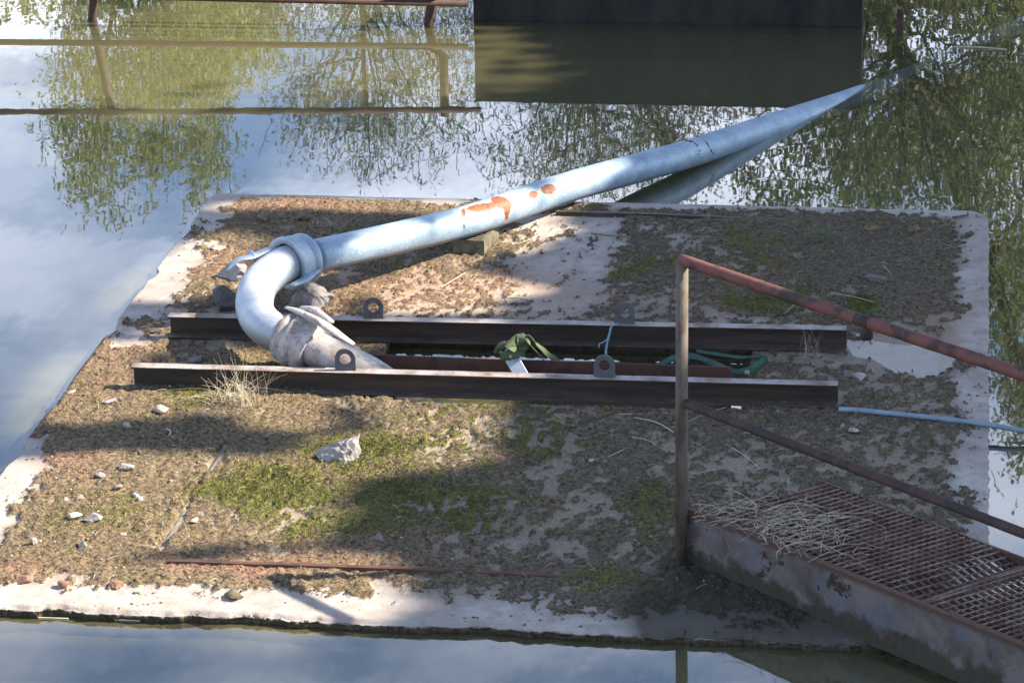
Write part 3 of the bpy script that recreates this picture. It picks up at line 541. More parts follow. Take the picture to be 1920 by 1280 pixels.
for ph in (0, 2.1, 4.2):
    tube(mb, [p+.0028*np.array((math.cos(ph+i*.8), math.sin(ph+i*.8), 0)) for i, p in enumerate(tw_)], .0022, 6)
tube(mb, crom([un(1138, 636, .11), un(1130, 642, .12), un(1124, 644, .12), un(1123, 652, .11)], 5), .0022, 6)
tag(obj('blue_twine', mb, MAT['twine'], smooth=True), 'twisted blue twine tied between two lifting lugs', 'twine')
mb = MB(); hp = [un(1573, 767, .016), un(1610, 769, .018), un(1680, 776, .017), un(1740, 782, .018), un(1800, 789, .017), un(1860, 797, .012), un(1925, 809, .0), un(2060, 836, -.06)]
tube(mb, crom(hp, 12), .0105, 14); tag(obj('blue_hose', mb, MAT['hose'], smooth=True), 'thin blue grey hose running from front beam over the right edge', 'hose')
mb = MB(); tube(mb, [un(1845, 834, -.05), un(1935, 831, -.036), un(2100, 826, -.03)], .010, 10); tag(obj('sunken_pole', mb, MAT['beam'], smooth=True), 'dark pole lying in the water against the right edge', 'pole')

# ------------------------------------------------------------------ gangway with railing
ZG = .21; ga = un(1292, 955, ZG); gb = un(1920, 1210, ZG); gd = nrm(gb-ga); gn = np.array((-gd[1], gd[0], 0))
far = un(1527, 898, ZG-.012); wd = (far-ga) @ gn; s_far = (far-ga) @ gd; GL = 3.15
gw = empty('gangway', (ga[0], ga[1], 0), 'rusty steel gangway with grating deck and tube railing leading onto the platform', 'gangway')
def G(s, w, z): p = ga+gd*s+gn*w; p[2] = z; return p
Rg = np.array((gd, gn, (0, 0, 1))).T
mb = MB(); N = 60
prof = [(0, -.012), (0, ZG), (.024, ZG), (.024, ZG-.007), (.007, ZG-.007), (.007, -.005), (.048, -.005), (.048, -.012)]
V_ = [G(-.01+GL*i/N, u, z) for i in range(N+1) for (u, z) in prof]; k = 8
mb.add(V_, [(i*k+j, i*k+(j+1) % k, (i+1)*k+(j+1) % k, (i+1)*k+j) for i in range(N) for j in range(k)]+[(0, 5, 6, 7), (0, 1, 4, 5), (1, 2, 3, 4)])
obj('stringer', mb, MAT['stringer'], gw)
# the far stringer
mb = MB(); V_ = [G(s_far+(GL-s_far)*i/N, wd+u+.01, z) for i in range(N+1) for (u, z) in ((0, ZG-.07), (0, ZG-.015), (.008, ZG-.015), (.008, ZG-.07))]
mb.add(V_, [(i*4+j, i*4+(j+1) % 4, (i+1)*4+(j+1) % 4, (i+1)*4+j) for i in range(N) for j in range(4)]+[(0, 3, 2, 1)]); obj('side_rail', mb, MAT['grate2'], gw)
# grating: bearing bars along, cross bars across, with one dent
zt = ZG-.014
def dent(s, w):
    return -.034*math.exp(-((s-.98-.10*w)/.06)**2)*(1-.3*w)+.014*math.exp(-((s-1.10-.10*w)/.05)**2)-.012*math.exp(-((s-1.65)/.2)**2)*math.exp(-((w-.3)/.2)**2)
def inside(s, w): return s > (s_far+.02)*w/wd+.02
def gbar(mb, pts, th, hh, top):
    V_ = []; k = len(pts)
    for (s, w) in pts:
        z = top+dent(s, w); p = G(s, w, z)
        if abs(pts[1][1]-pts[0][1]) > abs(pts[1][0]-pts[0][0]): o1 = gd*th/2
        else: o1 = gn*th/2
        V_ += [p-o1, p+o1, p+o1-np.array((0, 0, hh)), p-o1-np.array((0, 0, hh))]
    mb.add(V_, [(i*4+j, i*4+(j+1) % 4, (i+1)*4+(j+1) % 4, (i+1)*4+j) for i in range(k-1) for j in range(4)]+[(0, 3, 2, 1), tuple((k-1)*4+j for j in range(4))])
mb = MB(); mc = MB(); w = .045
while w < wd:
    s0 = (s_far+.02)*w/wd+.02; s_ = np.linspace(s0, GL-.02, 70); gbar(mb, [(a_, w) for a_ in s_], .0030, .016, zt+.0015); w += .030
s = .06
while s < GL-s_far-.05:
    gbar(mc, [(s+s_far*w_/wd, w_) for w_ in np.linspace(.026, wd, 9)], .0030, .005, zt+.0025)
    s += .031
obj('bearing_bars', mb, MAT['grate2'], gw); obj('cross_rods', mc, MAT['grate'], gw)
for s in (1.42, 2.2):
    mb = MB(); V_ = [G(s+u+s_far*w_/wd, w_, z) for w_ in (.05, wd) for (u, z) in ((0, zt-.04), (0, zt+.002), (.012, zt+.002), (.012, zt-.04))]; mb.add(V_, [(0, 1, 5, 4), (1, 2, 6, 5), (2, 3, 7, 6), (3, 0, 4, 7)]); obj('crosspiece', mb, MAT['redbar'], gw)
# rails stand in the vertical plane of the post
pb = un(1277, 1062, .0); 
def onplane(px, py):                                # point on the railing's vertical plane
    w = R3 @ np.array((px-960, py-640, 6000.)); t = ((pb-np.array((0, 0, H))) @ gn)/(w @ gn); p = w*t; p[2] += H; return p
ptop = onplane(1279, 488); zt_ = ptop[2]
mb = MB(); tube(mb, [pb+np.array((0, 0, -.02)), pb*.5+ptop*.5, ptop], .0215, 24); obj('post', mb, MAT['postm'], gw, smooth=True)
def ext(a_, b_, L): return a_+nrm(b_-a_)*L
for (nm, a1, a2, rr, mt) in (('handrail', (1277, 487), (1918, 702), .0205, 'rail'), ('midrail', (1286, 756), (1918, 999), .0165, 'rail2')):
    A_, B_ = onplane(*a1), onplane(*a2); E_ = ext(A_, B_, GL); mb = MB(); P_ = [A_+(E_-A_)*t for t in np.linspace(0, 1, 60)]
    tube(mb, P_, [rr*(1+.02*math.sin(i*1.9)) for i in range(60)], 24); r_ = obj(nm, mb, MAT[mt], gw, smooth=True)
    if nm == 'handrail': hA, hB = A_, B_; hE = E_
mE = G(GL-.05, 0, 0); zz = hE[2]; mb = MB(); tube(mb, [G(GL-.05, .02, -.3), np.array((hE[0], hE[1], zz))], .0215, 16); obj('post', mb, MAT['postm'], gw, smooth=True)
mb = MB(); q_ = onplane(1625, 606); tube(mb, [q_+np.array((0, 0, .005)), q_-np.array((0, 0, .052))], .0205, 20); obj('cut_off_stub', mb, MAT['rail2'], gw, smooth=True)
q2 = hA+(hB-hA)*.54; q3 = hA+(hB-hA)*.58; mb = MB(); tube(mb, [q2, q3], .0217, 20); obj('weld_sleeve', mb, MAT['rail2'], gw, smooth=True)

# ------------------------------------------------------------------ things standing in the water
w0, w1_ = un(888, 38, WZ), un(1618, 38, WZ); w1_[1] = w0[1]; mb = MB(); bx = (w1_[0]-w0[0]); N = 50; V_ = []
for z in np.linspace(-.4, .46, 14):
    for i in range(N+1): V_.append((w0[0]+bx*i/N, w0[1]+.016*(fbm(i*.8, z*9, 3)-.5), z))
mb.add(V_, [(j*(N+1)+i, j*(N+1)+i+1, (j+1)*(N+1)+i+1, (j+1)*(N+1)+i) for j in range(13) for i in range(N)])
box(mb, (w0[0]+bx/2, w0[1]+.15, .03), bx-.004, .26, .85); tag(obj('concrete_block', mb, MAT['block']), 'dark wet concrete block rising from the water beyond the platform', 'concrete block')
wr = empty('water_railing', un(172, 35, WZ), 'rusty steel railing standing in the water left of the dark block', 'railing')
def wp(px, py, base): b_ = un(*base, WZ); z = (py-base[1])  # mirrored picture height -> metres
scw = 3.12e-3/.97
def hgtw(dy): return WZ+dy*scw
yb = un(172, 35, WZ)[1]
def wx(px): return un(px, 36, WZ)[0]
for (x0, x1, x2) in ((172, 178, 198), (809, 816, 836)):
    mb = MB(); tube(mb, [(wx(x0), yb, -.5), (wx(x0), yb, hgtw(0)), (wx(x1), yb, hgtw(45)), (wx(x2), yb, hgtw(60)), (wx(x2), yb, hgtw(172))] if x0 > 500 else [(wx(x0), yb, -.5), (wx(x0), yb, WZ), (wx(x2), yb, hgtw(172))], .027, 14); obj('post', mb, MAT['wrust'], wr, smooth=True)
for (xe, y0, y1) in ((884, 46, 40), (905, 181, 158)):
    mb = MB(); tube(mb, [(wx(-700), yb-.02, hgtw(y0)), (wx(0), yb-.02, hgtw(y0)), (wx(xe), yb-.02, hgtw(y1))], .019, 14); obj('rail', mb, MAT['wrust'], wr, smooth=True)
mb = MB(); q_ = un(1688, 47, WZ); tube(mb, [(q_[0], q_[1], -.4), (q_[0], q_[1], WZ+.092)], .021, 14); tag(obj('stake', mb, MAT['wrust'], smooth=True), 'short rusty stake poking out of the water right of the block', 'stake')
mb = MB(); tube(mb, [un(1788, 88, WZ+.003), un(1840, 89, WZ+.006), un(1888, 93, WZ+.002)], .004, 8)
for (xa, ya, xb, yb_, lb) in ((72, 1157, 128, 1159, 'pale twig floating before the left end of the front rim'), (216, 1161, 262, 1163, 'pale twig floating further right before the front rim')):
    m2 = MB(); tube(m2, [un(xa, ya, WZ+.002), un(xb, yb_, WZ+.003)], .0028, 6); tag(obj('floating_twig', m2, MAT['straw']), lb, 'twig')
tag(obj('floating_stick', mb, MAT['straw']), 'thin pale stick floating by the sunken pipe at far right', 'stick')

# ------------------------------------------------------------------ brick and rocks
bw = empty('hollow_brick', un(878, 470), 'mossy hollow brick propping up the long pipe', 'brick')
a = un(849, 478); b = un(908, 480); c = un(936, 447); u = nrm(b-a); Lx = np.linalg.norm(b-a); v_ = c-b; v_[2] = 0; Ly = np.linalg.norm(v_)*1.0; v_ = nrm(v_); hb = .073
mb = MB(); 
def Bk(i, j, z): p = a+u*i*Lx+v_*j*Ly; return p+np.array((0, 0, z))
ns, cols = 9, 2; mb.add([Bk(0, 0, 0), Bk(1, 0, 0), Bk(1, 1, 0), Bk(0, 1, 0), Bk(0, 0, hb), Bk(1, 0, hb), Bk(1, 1, hb), Bk(0, 1, hb)], [(0, 1, 5, 4), (1, 2, 6, 5), (2, 3, 7, 6), (3, 0, 4, 7)])
xs = [0, .12, .44, .56, .88, 1]; ys = [0]
for i in range(ns): ys += [.05+i*.1055, .05+i*.1055+.045]
ys += [1]
for i in range(5):
    for j in range(len(ys)-1):
        hol = (i in (1, 3)) and (j % 2 == 1); z = hb-(.03 if hol else 0); q_ = [Bk(xs[i], ys[j], z), Bk(xs[i+1], ys[j], z), Bk(xs[i+1], ys[j+1], z), Bk(xs[i], ys[j+1], z)]; mb.add(q_, [(0, 1, 2, 3)])
        if hol:
            t4 = [p+np.array((0, 0, .03)) for p in q_]; mb.add(q_+t4, [(0, 1, 5, 4), (1, 2, 6, 5), (2, 3, 7, 6), (3, 0, 4, 7)])
obj('brick_body', mb, MAT['brick'], bw)
def stone(px, py, w_px, h_px, mat, label, seed, g=None, rot=0, dep=.8, sub=3, name='stone', cat='stone'):
    p = gp(px, py); s_ = 6e3; dist = (p-np.array((0, 0, H))) @ CD if False else np.linalg.norm(p-np.array((0, 0, H))); mm = dist/6000
    sx = w_px*mm/2*1.05; sz = h_px*mm/2*1.0; o = obj(name, rock(p, sx, sx*dep, sz, seed, rot=rot, sub=sub), MAT[mat]); return tag(o, label, cat, g)
stone(438, 522, 62, 42, 'rock', 'pale grey block of stone behind the pipe elbow under its lever', 11, rot=.2, sub=4)
stone(425, 580, 70, 58, 'rock_dark', 'dark grey rock left of the pipe elbow', 12, rot=.6, sub=4)
stone(578, 580, 84, 66, 'rock', 'large greyish rock under the pipe coupling behind the rear beam', 13, rot=-.3, sub=4)
stone(408, 469, 32, 14, 'rock_pale', 'pale flat stone flake near the left edge above the elbow', 14, rot=.1)
import bmesh
bm = bmesh.new(); c_ = gp(636, 862)
for p in [(-.090, -.01, .018), (-.06, -.045, -.01), (.03, -.06, -.01), (.07, -.035, -.01), (.088, .0, .03), (.078, .012, .088), (.045, -.005, .083), (.0, -.012, .066), (-.045, -.005, .045), (.035, -.045, .046), (.0, .06, -.01), (.07, .055, -.01), (-.06, .04, -.01), (-.02, -.048, .022)]: bm.verts.new(p)
bmesh.ops.convex_hull(bm, input=bm.verts); bmesh.ops.subdivide_edges(bm, edges=bm.edges, cuts=5, use_grid_fill=True); mb = MB()
for v in bm.verts:
    p = np.array(v.co); v.co = p*(1+.22*(vnoise(p[0]*60+4, p[1]*60+p[2]*50)-.5)+.16*(vnoise(p[0]*140+p[1]*90, p[2]*150)-.5))
mb.add([tuple(np.array(v.co)+c_) for v in bm.verts], [tuple(v.index for v in f.verts) for f in bm.faces]); bm.free()
tag(obj('stone', mb, MAT['rock']), 'large angular grey rock on the green moss', 'stone')
sp = [(237, 885, 30, 20, 'rock_pale', 'pale round stone, topmost on the brown soil at lower left'), (138, 976, 30, 15, 'rock_pale', 'white wedge stone left of a rounder twin at lower left'), (173, 980, 34, 24, 'rock', 'rounded stone right of the white wedge stone at lower left'),
      (64, 1025, 20, 16, 'rock_pale', 'small pale stone nearest the lower left corner'), (155, 1028, 24, 18, 'rock', 'grey brown stone in soil right of the corner stone'), (364, 982, 22, 12, 'rock_pale', 'pale blue grey pebble beside the seam'),
      (304, 775, 28, 16, 'rock_pale', 'pale pink stone in front of the front beam'), (238, 803, 18, 10, 'rock_pale', 'small white pebble in the shaded soil left of the seam'), (373, 680, 28, 18, 'rock_dark', 'dark cube like stone just behind the front beam'),
      (188, 900, 20, 12, 'rock', 'brown pebble left below the topmost pale stone'), (222, 922, 16, 9, 'rock_pale', 'small white pebble in the middle of the lower left soil'), (122, 938, 16, 10, 'rock_pale', 'cream pebble at the left of the lower left soil'), (152, 940, 13, 9, 'rock_pale', 'tiny cream pebble above the white wedge stone'),
      (255, 935, 18, 11, 'rock', 'buff pebble right of the small white pebble'), (262, 943, 14, 9, 'rock_pale', 'buff pebble closest to the seam'), (232, 1006, 18, 10, 'rock_pale', 'flat pale pebble at the bottom of the lower left soil'), (42, 1088, 42, 18, 'redclod', 'flat reddish clod on the front rim at far left'), (120, 1100, 24, 12, 'redclod', 'small reddish clod on the pale front rim'), (216, 1100, 34, 16, 'redclod', 'pinkish brown clod near the middle of the left front rim'),
      (440, 1120, 38, 18, 'clod', 'brown clod on the white front rim'), (493, 415, 28, 18, 'clod', 'dark clod near the back left edge'), (566, 415, 30, 20, 'brick', 'mossy clod beside the dark clod at the back'), (310, 598, 20, 8, 'rock_dark', 'dark pebble behind the left end of the rear beam'), (285, 625, 22, 10, 'rock_dark', 'flat dark pebble by the left edge beside the rear beam'),
      (1598, 812, 26, 12, 'rock_pale', 'pale blue pebble below the thin hose'), (1610, 710, 34, 16, 'rock', 'grey stone in soil between hose and puddle'), (1636, 433, 28, 15, 'clod', 'left dark clod near the back right corner'), (1713, 436, 26, 17, 'clod', 'right dark clod near the back right corner'), (1640, 530, 40, 14, 'rock_dark', 'dark flat stone in soil above the handrail'), (1400, 705, 18, 12, 'rock_pale', 'pale pebble at the right end of the red bar'),
      (935, 858, 16, 7, 'redclod', 'pinkish fleck on the moss right of the big rock'), (1108, 868, 14, 5, 'rock_pale', 'cream fleck on dark moss in the middle'), (1150, 1158, 20, 7, 'rock_dark', 'thin dark chip on the front rim before the gangway'), (1583, 800, 14, 8, 'rock', 'small pebble left of the pale blue pebble'), (812, 420+20, 12, 6, 'clod', 'tiny clod left of the hollow brick'), (210, 760, 24, 14, 'rock', 'buff stone near the left end of the front beam')]
for i, (x, y, w, h, mt, lb) in enumerate(sp): stone(x, y, w, h, mt, lb, 40+i, 'stones on the platform', rot=random.random()*3)

# ------------------------------------------------------------------ grass and straw
def blade(mb, p, az, h, lean, r, curl=.5, n_=6, flat=.35):
    d_ = np.array((math.cos(az), math.sin(az), 0)); pts = []
    for i in range(n_+1):
        t = i/n_; pts.append(p+d_*lean*h*(t**(1+curl))+np.array((0, 0, h*(t-.35*lean*t*t))))
    tube(mb, pts, [r*(1-.75*i/n_) for i in range(n_+1)], 4, flat)
def gc(sd): return max(-1.5*sd, min(1.5*sd, random.gauss(0, sd)))
def tuft(px, py, n_, h0, h1, spread, mat, label, name='grass_tuft', lean=.8, r=.0011, cat='grass'):
    mb = MB(); c = gp(px, py); org = c.copy()
    for _ in range(n_):
        q_ = c+np.array((gc(spread), gc(spread*.7), 0)); blade(mb, q_-np.array((0, 0, .004)), random.random()*6.28, random.uniform(h0, h1), random.uniform(.1, lean)*1.3, r*random.uniform(.7, 1.2), random.uniform(.3, 1.4))
    return tag(obj(name, mb, MAT[mat]), label, cat, 'grass tufts on the platform')
tuft(440, 757, 130, .05, .17, .055, 'straw', 'large dry straw coloured grass tuft before the front beam', lean=1.3)
tuft(470, 762, 26, .18, .27, .05, 'straw', 'tall thin dry stalks rising over the front beam', lean=.5, r=.0009)
tuft(385, 790, 30, .03, .10, .06, 'straw', 'sparse dry tuft in the shaded soil left of the seam top', lean=1.2)
tuft(600, 690, 26, .03, .08, .03, 'straw', 'little dry sprigs beside the lower pipe coupling')
tuft(1533, 455, 46, .05, .13, .035, 'grassg', 'green grass tuft near the back edge right of the bars', lean=1.0)
tuft(1612, 590, 150, .02, .055, .04, 'grassg', 'bright green low grass patch just behind the handrail', lean=.8)
tuft(1510, 535, 40, .03, .07, .03, 'grassg', 'small dull green tuft above the handrail middle')
tuft(1520, 672, 26, .05, .16, .03, 'straw', 'dry stalks beside the right end of the rear beam', lean=.6)
tuft(1405, 712, 26, .03, .11, .02, 'grassg', 'green sprigs by the teal strap', lean=.4)
tuft(800, 668, 12, .01, .05, .05, 'twig', 'dark rootlets behind the red angle bar') if False else None
tuft(905, 380, 28, .03, .06, .05, 'straw', 'few dry blades behind the pipe at the back edge')
tuft(1600, 860, 28, .03, .10, .05, 'twig', 'brown sprigs under the midrail')
tuft(620, 425, 80, .02, .05, .055, 'straw', 'sparse dry grass in soil at the back left', lean=1.4)
# heap of dry grass on the grating
mb = MB()
for _ in range(170):
    s = abs(random.gauss(.30, .15))+.02; w = min(wd*.85, abs(random.gauss(.15, .10)))
    if not inside(s, w*.9) and random.random() < .6: continue
    p = G(s, w, zt+random.uniform(.002, .03)); a_ = random.gauss(.35, .9); L_ = random.uniform(.05, .22); bnd = random.uniform(-.8, .8); pts = []
    for i in range(6): t = i/5-.5; aa = a_+bnd*t; pts.append(p+np.array((math.cos(aa)*L_*t, math.sin(aa)*L_*t, .02*(1-4*t*t)*random.random())))
    tube(mb, pts, .0006*random.uniform(.6, 1.7), 4)
tag(obj('dry_grass_heap', mb, MAT['straw']), 'tangled heap of dry grass lying on the gangway grating', 'dry grass')
mb = MB(); c = G(.12, .04, ZG)
for _ in range(60): blade(mb, G(abs(random.gauss(.1, .14)), random.uniform(0, .25), random.uniform(.0, .16)), random.random()*6.28, random.uniform(.06, .17), random.uniform(.3, 1.6), .0010, .8)
tag(obj('grass_tuft', mb, MAT['straw']), 'pale grass growing through the gangway end beside the post', 'grass', 'grass tufts on the platform')
# loose straws and twigs, each its own thing
sw = [(1190, 790, 1262, 815, 'straw', .0022, 'straw lying just left of the railing post'), (1115, 777, 1260, 775, 'straw', .0012, 'long thin straw along the foot of the front beam'), (1185, 825, 1240, 842, 'straw', .0014, 'short straw lower left of the railing post'), (1290, 795, 1362, 768, 'straw', .0012, 'straw between post and midrail'),
      (1360, 838, 1425, 880, 'straw', .0013, 'diagonal straw under the midrail'), (1108, 440, 1183, 452, 'twig', .0040, 'dark twig on bare concrete right of the brick'), (828, 540, 873, 517, 'straw', .0022, 'pale straw on reddish soil left of bare concrete'), (1558, 552, 1640, 575, 'straw', .0016, 'pale straw over the bright grass patch'), (800, 545, 850, 552, 'twig', .002, 'thin twig near the rear beam'),
      (1470, 596, 1492, 578, 'twig', .004, 'short stick leaning beside the handrail'), (312, 810, 318, 822, 'rock_pale', .004, 'tiny white stick in the shaded soil left of the seam'), (1655, 505, 1672, 520, 'straw', .0014, 'bent straw right of the dark flat stone'), (1140, 862, 1170, 850, 'straw', .0012, 'small straw on the dark moss'), (1600, 770, 1625, 778, 'twig', .0018, 'tiny twig by the hose'), (955, 560, 990, 566, 'twig', .0018, 'short twig on the reddish soil')]
for (x0, y0, x1, y1, mt, r, lb) in sw:
    a, b = gp(x0, y0), gp(x1, y1); a[2] += r+.003; b[2] += r+.003; m_ = (a+b)/2+np.array((random.uniform(-.01, .01), random.uniform(-.02, .02), .004)); mb = MB(); tube(mb, crom([a, m_, b], 5), r, 6); tag(obj('straw' if mt == 'straw' else 'twig', mb, MAT[mt]), lb, 'twig', 'straws and twigs on the platform')
mb = MB()
for _ in range(420):
    px, py = random.uniform(60, 1830), random.uniform(400, 1130); p = gp(px, py)
    if p[0] < X0+.1 or p[0] > X1-.1 or p[1] < Y0+.2 or (HX0-.1 < p[0] < HX1+.1 and HY0-.1 < p[1] < HY1+.1): continue
    a_ = random.random()*6.28; L_ = random.uniform(.01, .06); q_ = np.array((math.cos(a_)*L_, math.sin(a_)*L_, .003)); tube(mb, [p+np.array((0, 0, .004)), p+q_*.5+np.array((0, 0, .008)), p+q_+np.array((0, 0, .003))], .0007, 4)
tag(obj('straw_litter', mb, MAT['straw']), 'fine straw litter over the platform', kind='stuff')

# ------------------------------------------------------------------ trees
def leaves(C_, n_per, spread, L_, W_, r, updir=.2, up=(0, 0, 1)):
    """leaf quads (diamonds) along short twigs round every centre"""
    n_ = len(C_); T = 5; K = n_*n_per
    base = np.repeat(C_, n_per, 0)+r.normal(0, 1, (K, 3))*spread*np.array((1, 1, 1)); td = r.normal(0, 1, (K, 3)); td[:, 2] += updir*3; td /= np.linalg.norm(td, axis=1)[:, None]
    P = []
    for t in range(T):
        q_ = base+td*(t*L_*.75); ld = td*.8+r.normal(0, .55, (K, 3)); ld /= np.linalg.norm(ld, axis=1)[:, None]; sd = np.cross(ld, r.normal(0, 1, (K, 3))); sd /= np.linalg.norm(sd, axis=1)[:, None]
        l = L_*r.uniform(.6, 1.15, (K, 1)); P.append(np.stack((q_, q_+ld*l*.45+sd*W_/2, q_+ld*l, q_+ld*l*.45-sd*W_/2), 1))
    return np.concatenate(P).reshape(-1, 3), base, td
def tree(name, label, polys, Y, dj, n_c, n_per, spread, L_, W_, mat, seed, base_px, group, low=-900, rt=.13, updir=.3, gaps=.45):
    r = np.random.default_rng(seed); pts = []
    for poly in polys:
        xs_, ys_ = [p[0] for p in poly], [p[1] for p in poly]; A = (max(xs_)-min(xs_))*(max(ys_)-min(ys_)); need = int(n_c*A/sum((max(p[0] for p in q)-min(p[0] for p in q))*(max(p[1] for p in q)-min(p[1] for p in q)) for q in polys)); got = 0; tries = 0
        while got < need and tries < 40:
            x = r.uniform(min(xs_), max(xs_), need*2); y = r.uniform(min(ys_), max(ys_), need*2); k = inpoly(x, y, poly) & (fbm(x/70+seed, y/60, 3, 4) > gaps-.12*r.random(need*2)); tries += 1
            for a_, b_ in zip(x[k], y[k]):
                if got >= need: break
                pts.append(refl(a_, b_, Y+r.uniform(-dj, dj))); got += 1
    Cn = np.array(pts); v, bs, td = leaves(Cn, n_per, spread, L_, W_, r, updir); me = rawmesh('crown', v, np.arange(len(v)).reshape(-1, 4))
    b0 = refl(base_px, -1400, Y); b0[2] = .4; root = empty(name, b0, label, 'tree', group); obj('crown', me, MAT[mat], root)
    top = Cn[np.argsort(Cn[:, 2])[-max(3, len(Cn)//20):]].mean(0); mb = MB(); hh = top[2]; tr = [b0-np.array((0, 0, .5)), b0+np.array((.1, 0, hh*.3)), b0*.6+top*.4+np.array((0, 0, 0)), top]
    tr[2][2] = hh*.6; tc_ = crom(tr, 8); tube(mb, tc_, list(np.linspace(rt, rt*.12, len(tc_))), 8)
    sel = Cn[r.choice(len(Cn), min(130, len(Cn)), replace=False)]
    for p in sel:
        cand = [q for q in tc_ if q[2] < p[2]-.2] or [tc_[2]]; s_ = min(cand, key=lambda q: np.linalg.norm(q-p)+.5*abs(q[2]-(p[2]-1.2))); m_ = s_*.5+p*.5; m_[2] -= .12*abs(p[2]-s_[2]); tube(mb, crom([s_, m_, p], 4), list(np.linspace(rt*.15, .006, 9)), 5, cap=False)
    for p, d_ in zip(bs[::7], td[::7]): tube(mb, [p-d_*.15, p+d_*L_*3], .004, 3, cap=False)
    obj('trunk', mb, MAT['bark'], root); return root
LOW = -520
T1 = [[(75, LOW), (430, LOW), (440, 60), (430, 190), (405, 240), (390, 215), (370, 190), (330, 180), (250, 190), (200, 210), (110, 210), (90, 180), (100, 140), (120, 90), (130, 20)],
      [(100, 205), (250, 205), (240, 300), (205, 345), (190, 370), (160, 345), (140, 300), (118, 260)]]
T1b = [[(190, LOW), (520, LOW), (528, 100), (500, 118), (470, 120), (430, 105), (430, 160), (400, 190), (330, 200), (260, 200)],
       [(250, 205), (335, 205), (330, 270), (318, 320), (305, 300), (285, 350), (268, 330), (258, 270)], [(345, 205), (410, 205), (412, 260), (405, 330), (395, 355), (380, 395), (360, 400), (352, 330), (358, 270)], [(135, 340), (152, 340), (150, 378), (138, 380)], [(190, 340), (215, 340), (213, 412), (200, 415)], [(160, 330), (180, 330), (178, 372), (165, 378)], [(268, 330), (286, 330), (284, 362), (272, 365)]]
tree('leafy_tree', 'tree with warm green rounded leaves, leftmost of the mirrored tall ones', T1, 44, 1.6, 1050, 9, .20, .062, .045, 'leaf_warm', 3, 220, 'trees mirrored in the pond')
tree('leafy_tree', 'slim tree with hanging spires, mirrored just left of the willow', T1b, 48, 1.6, 1250, 9, .18, .064, .045, 'leaf_warm', 4, 360, 'trees mirrored in the pond')
tree('leafy_tree', 'small tree top mirrored at the upper left corner', [[(24, LOW), (62, LOW), (58, 20), (45, 38), (32, 30)], [(78, LOW), (105, LOW), (100, 22), (90, 33), (80, 20)]], 50, 1, 60, 6, .16, .10, .08, 'leaf_warm', 5, 60, 'trees mirrored in the pond')
tree('willow_tree', 'grey green willow mirrored above the middle of the platform', [[(430, LOW), (880, LOW), (888, 190), (880, 250), (845, 232), (850, 290), (800, 270), (770, 320), (742, 362), (725, 330), (690, 310), (668, 318), (640, 295), (600, 270), (615, 240), (560, 235), (530, 215), (550, 180), (540, 140), (580, 100), (560, 60), (500, 30)]], 36, 1.5, 800, 9, .16, .090, .018, 'leaf_willow', 6, 640, 'trees mirrored in the pond')
tree('willow_tree', 'second grey green willow mirrored behind the pipe, beside the dark block', [[(880, LOW), (1420, LOW), (1420, 240), (1300, 290), (1180, 330), (1100, 340), (1020, 330), (960, 350), (925, 345), (935, 300), (900, 300), (930, 260), (900, 235)]], 34, 1.6, 1000, 10, .16, .085, .019, 'leaf_willow', 8, 1050, 'trees mirrored in the pond')
R1 = [[(1380, LOW), (2060, LOW), (2060, 640), (1990, 900), (1905, 890), (1890, 850), (1880, 700), (1858, 640), (1850, 400), (1480, 395), (1300, 400), (1240, 390), (1290, 330), (1420, 250)]]
tree('leafy_tree', 'large dark leafy tree mirrored over the right half of the pond', R1, 33, 2.0, 1700, 9, .16, .062, .034, 'leaf_dark', 9, 1620, 'trees mirrored in the pond', rt=.2, gaps=.46)
tree('leafy_tree', 'second dark leafy tree mirrored along the right border of the pond', [[(1560, LOW), (2300, LOW), (2300, 500), (2000, 640), (1905, 600), (1860, 560), (1840, 400), (1700, 300), (1600, 380), (1540, 300)]], 38, 2.0, 1500, 10, .18, .068, .036, 'leaf_dark', 10, 1900, 'trees mirrored in the pond', rt=.2, gaps=.44)

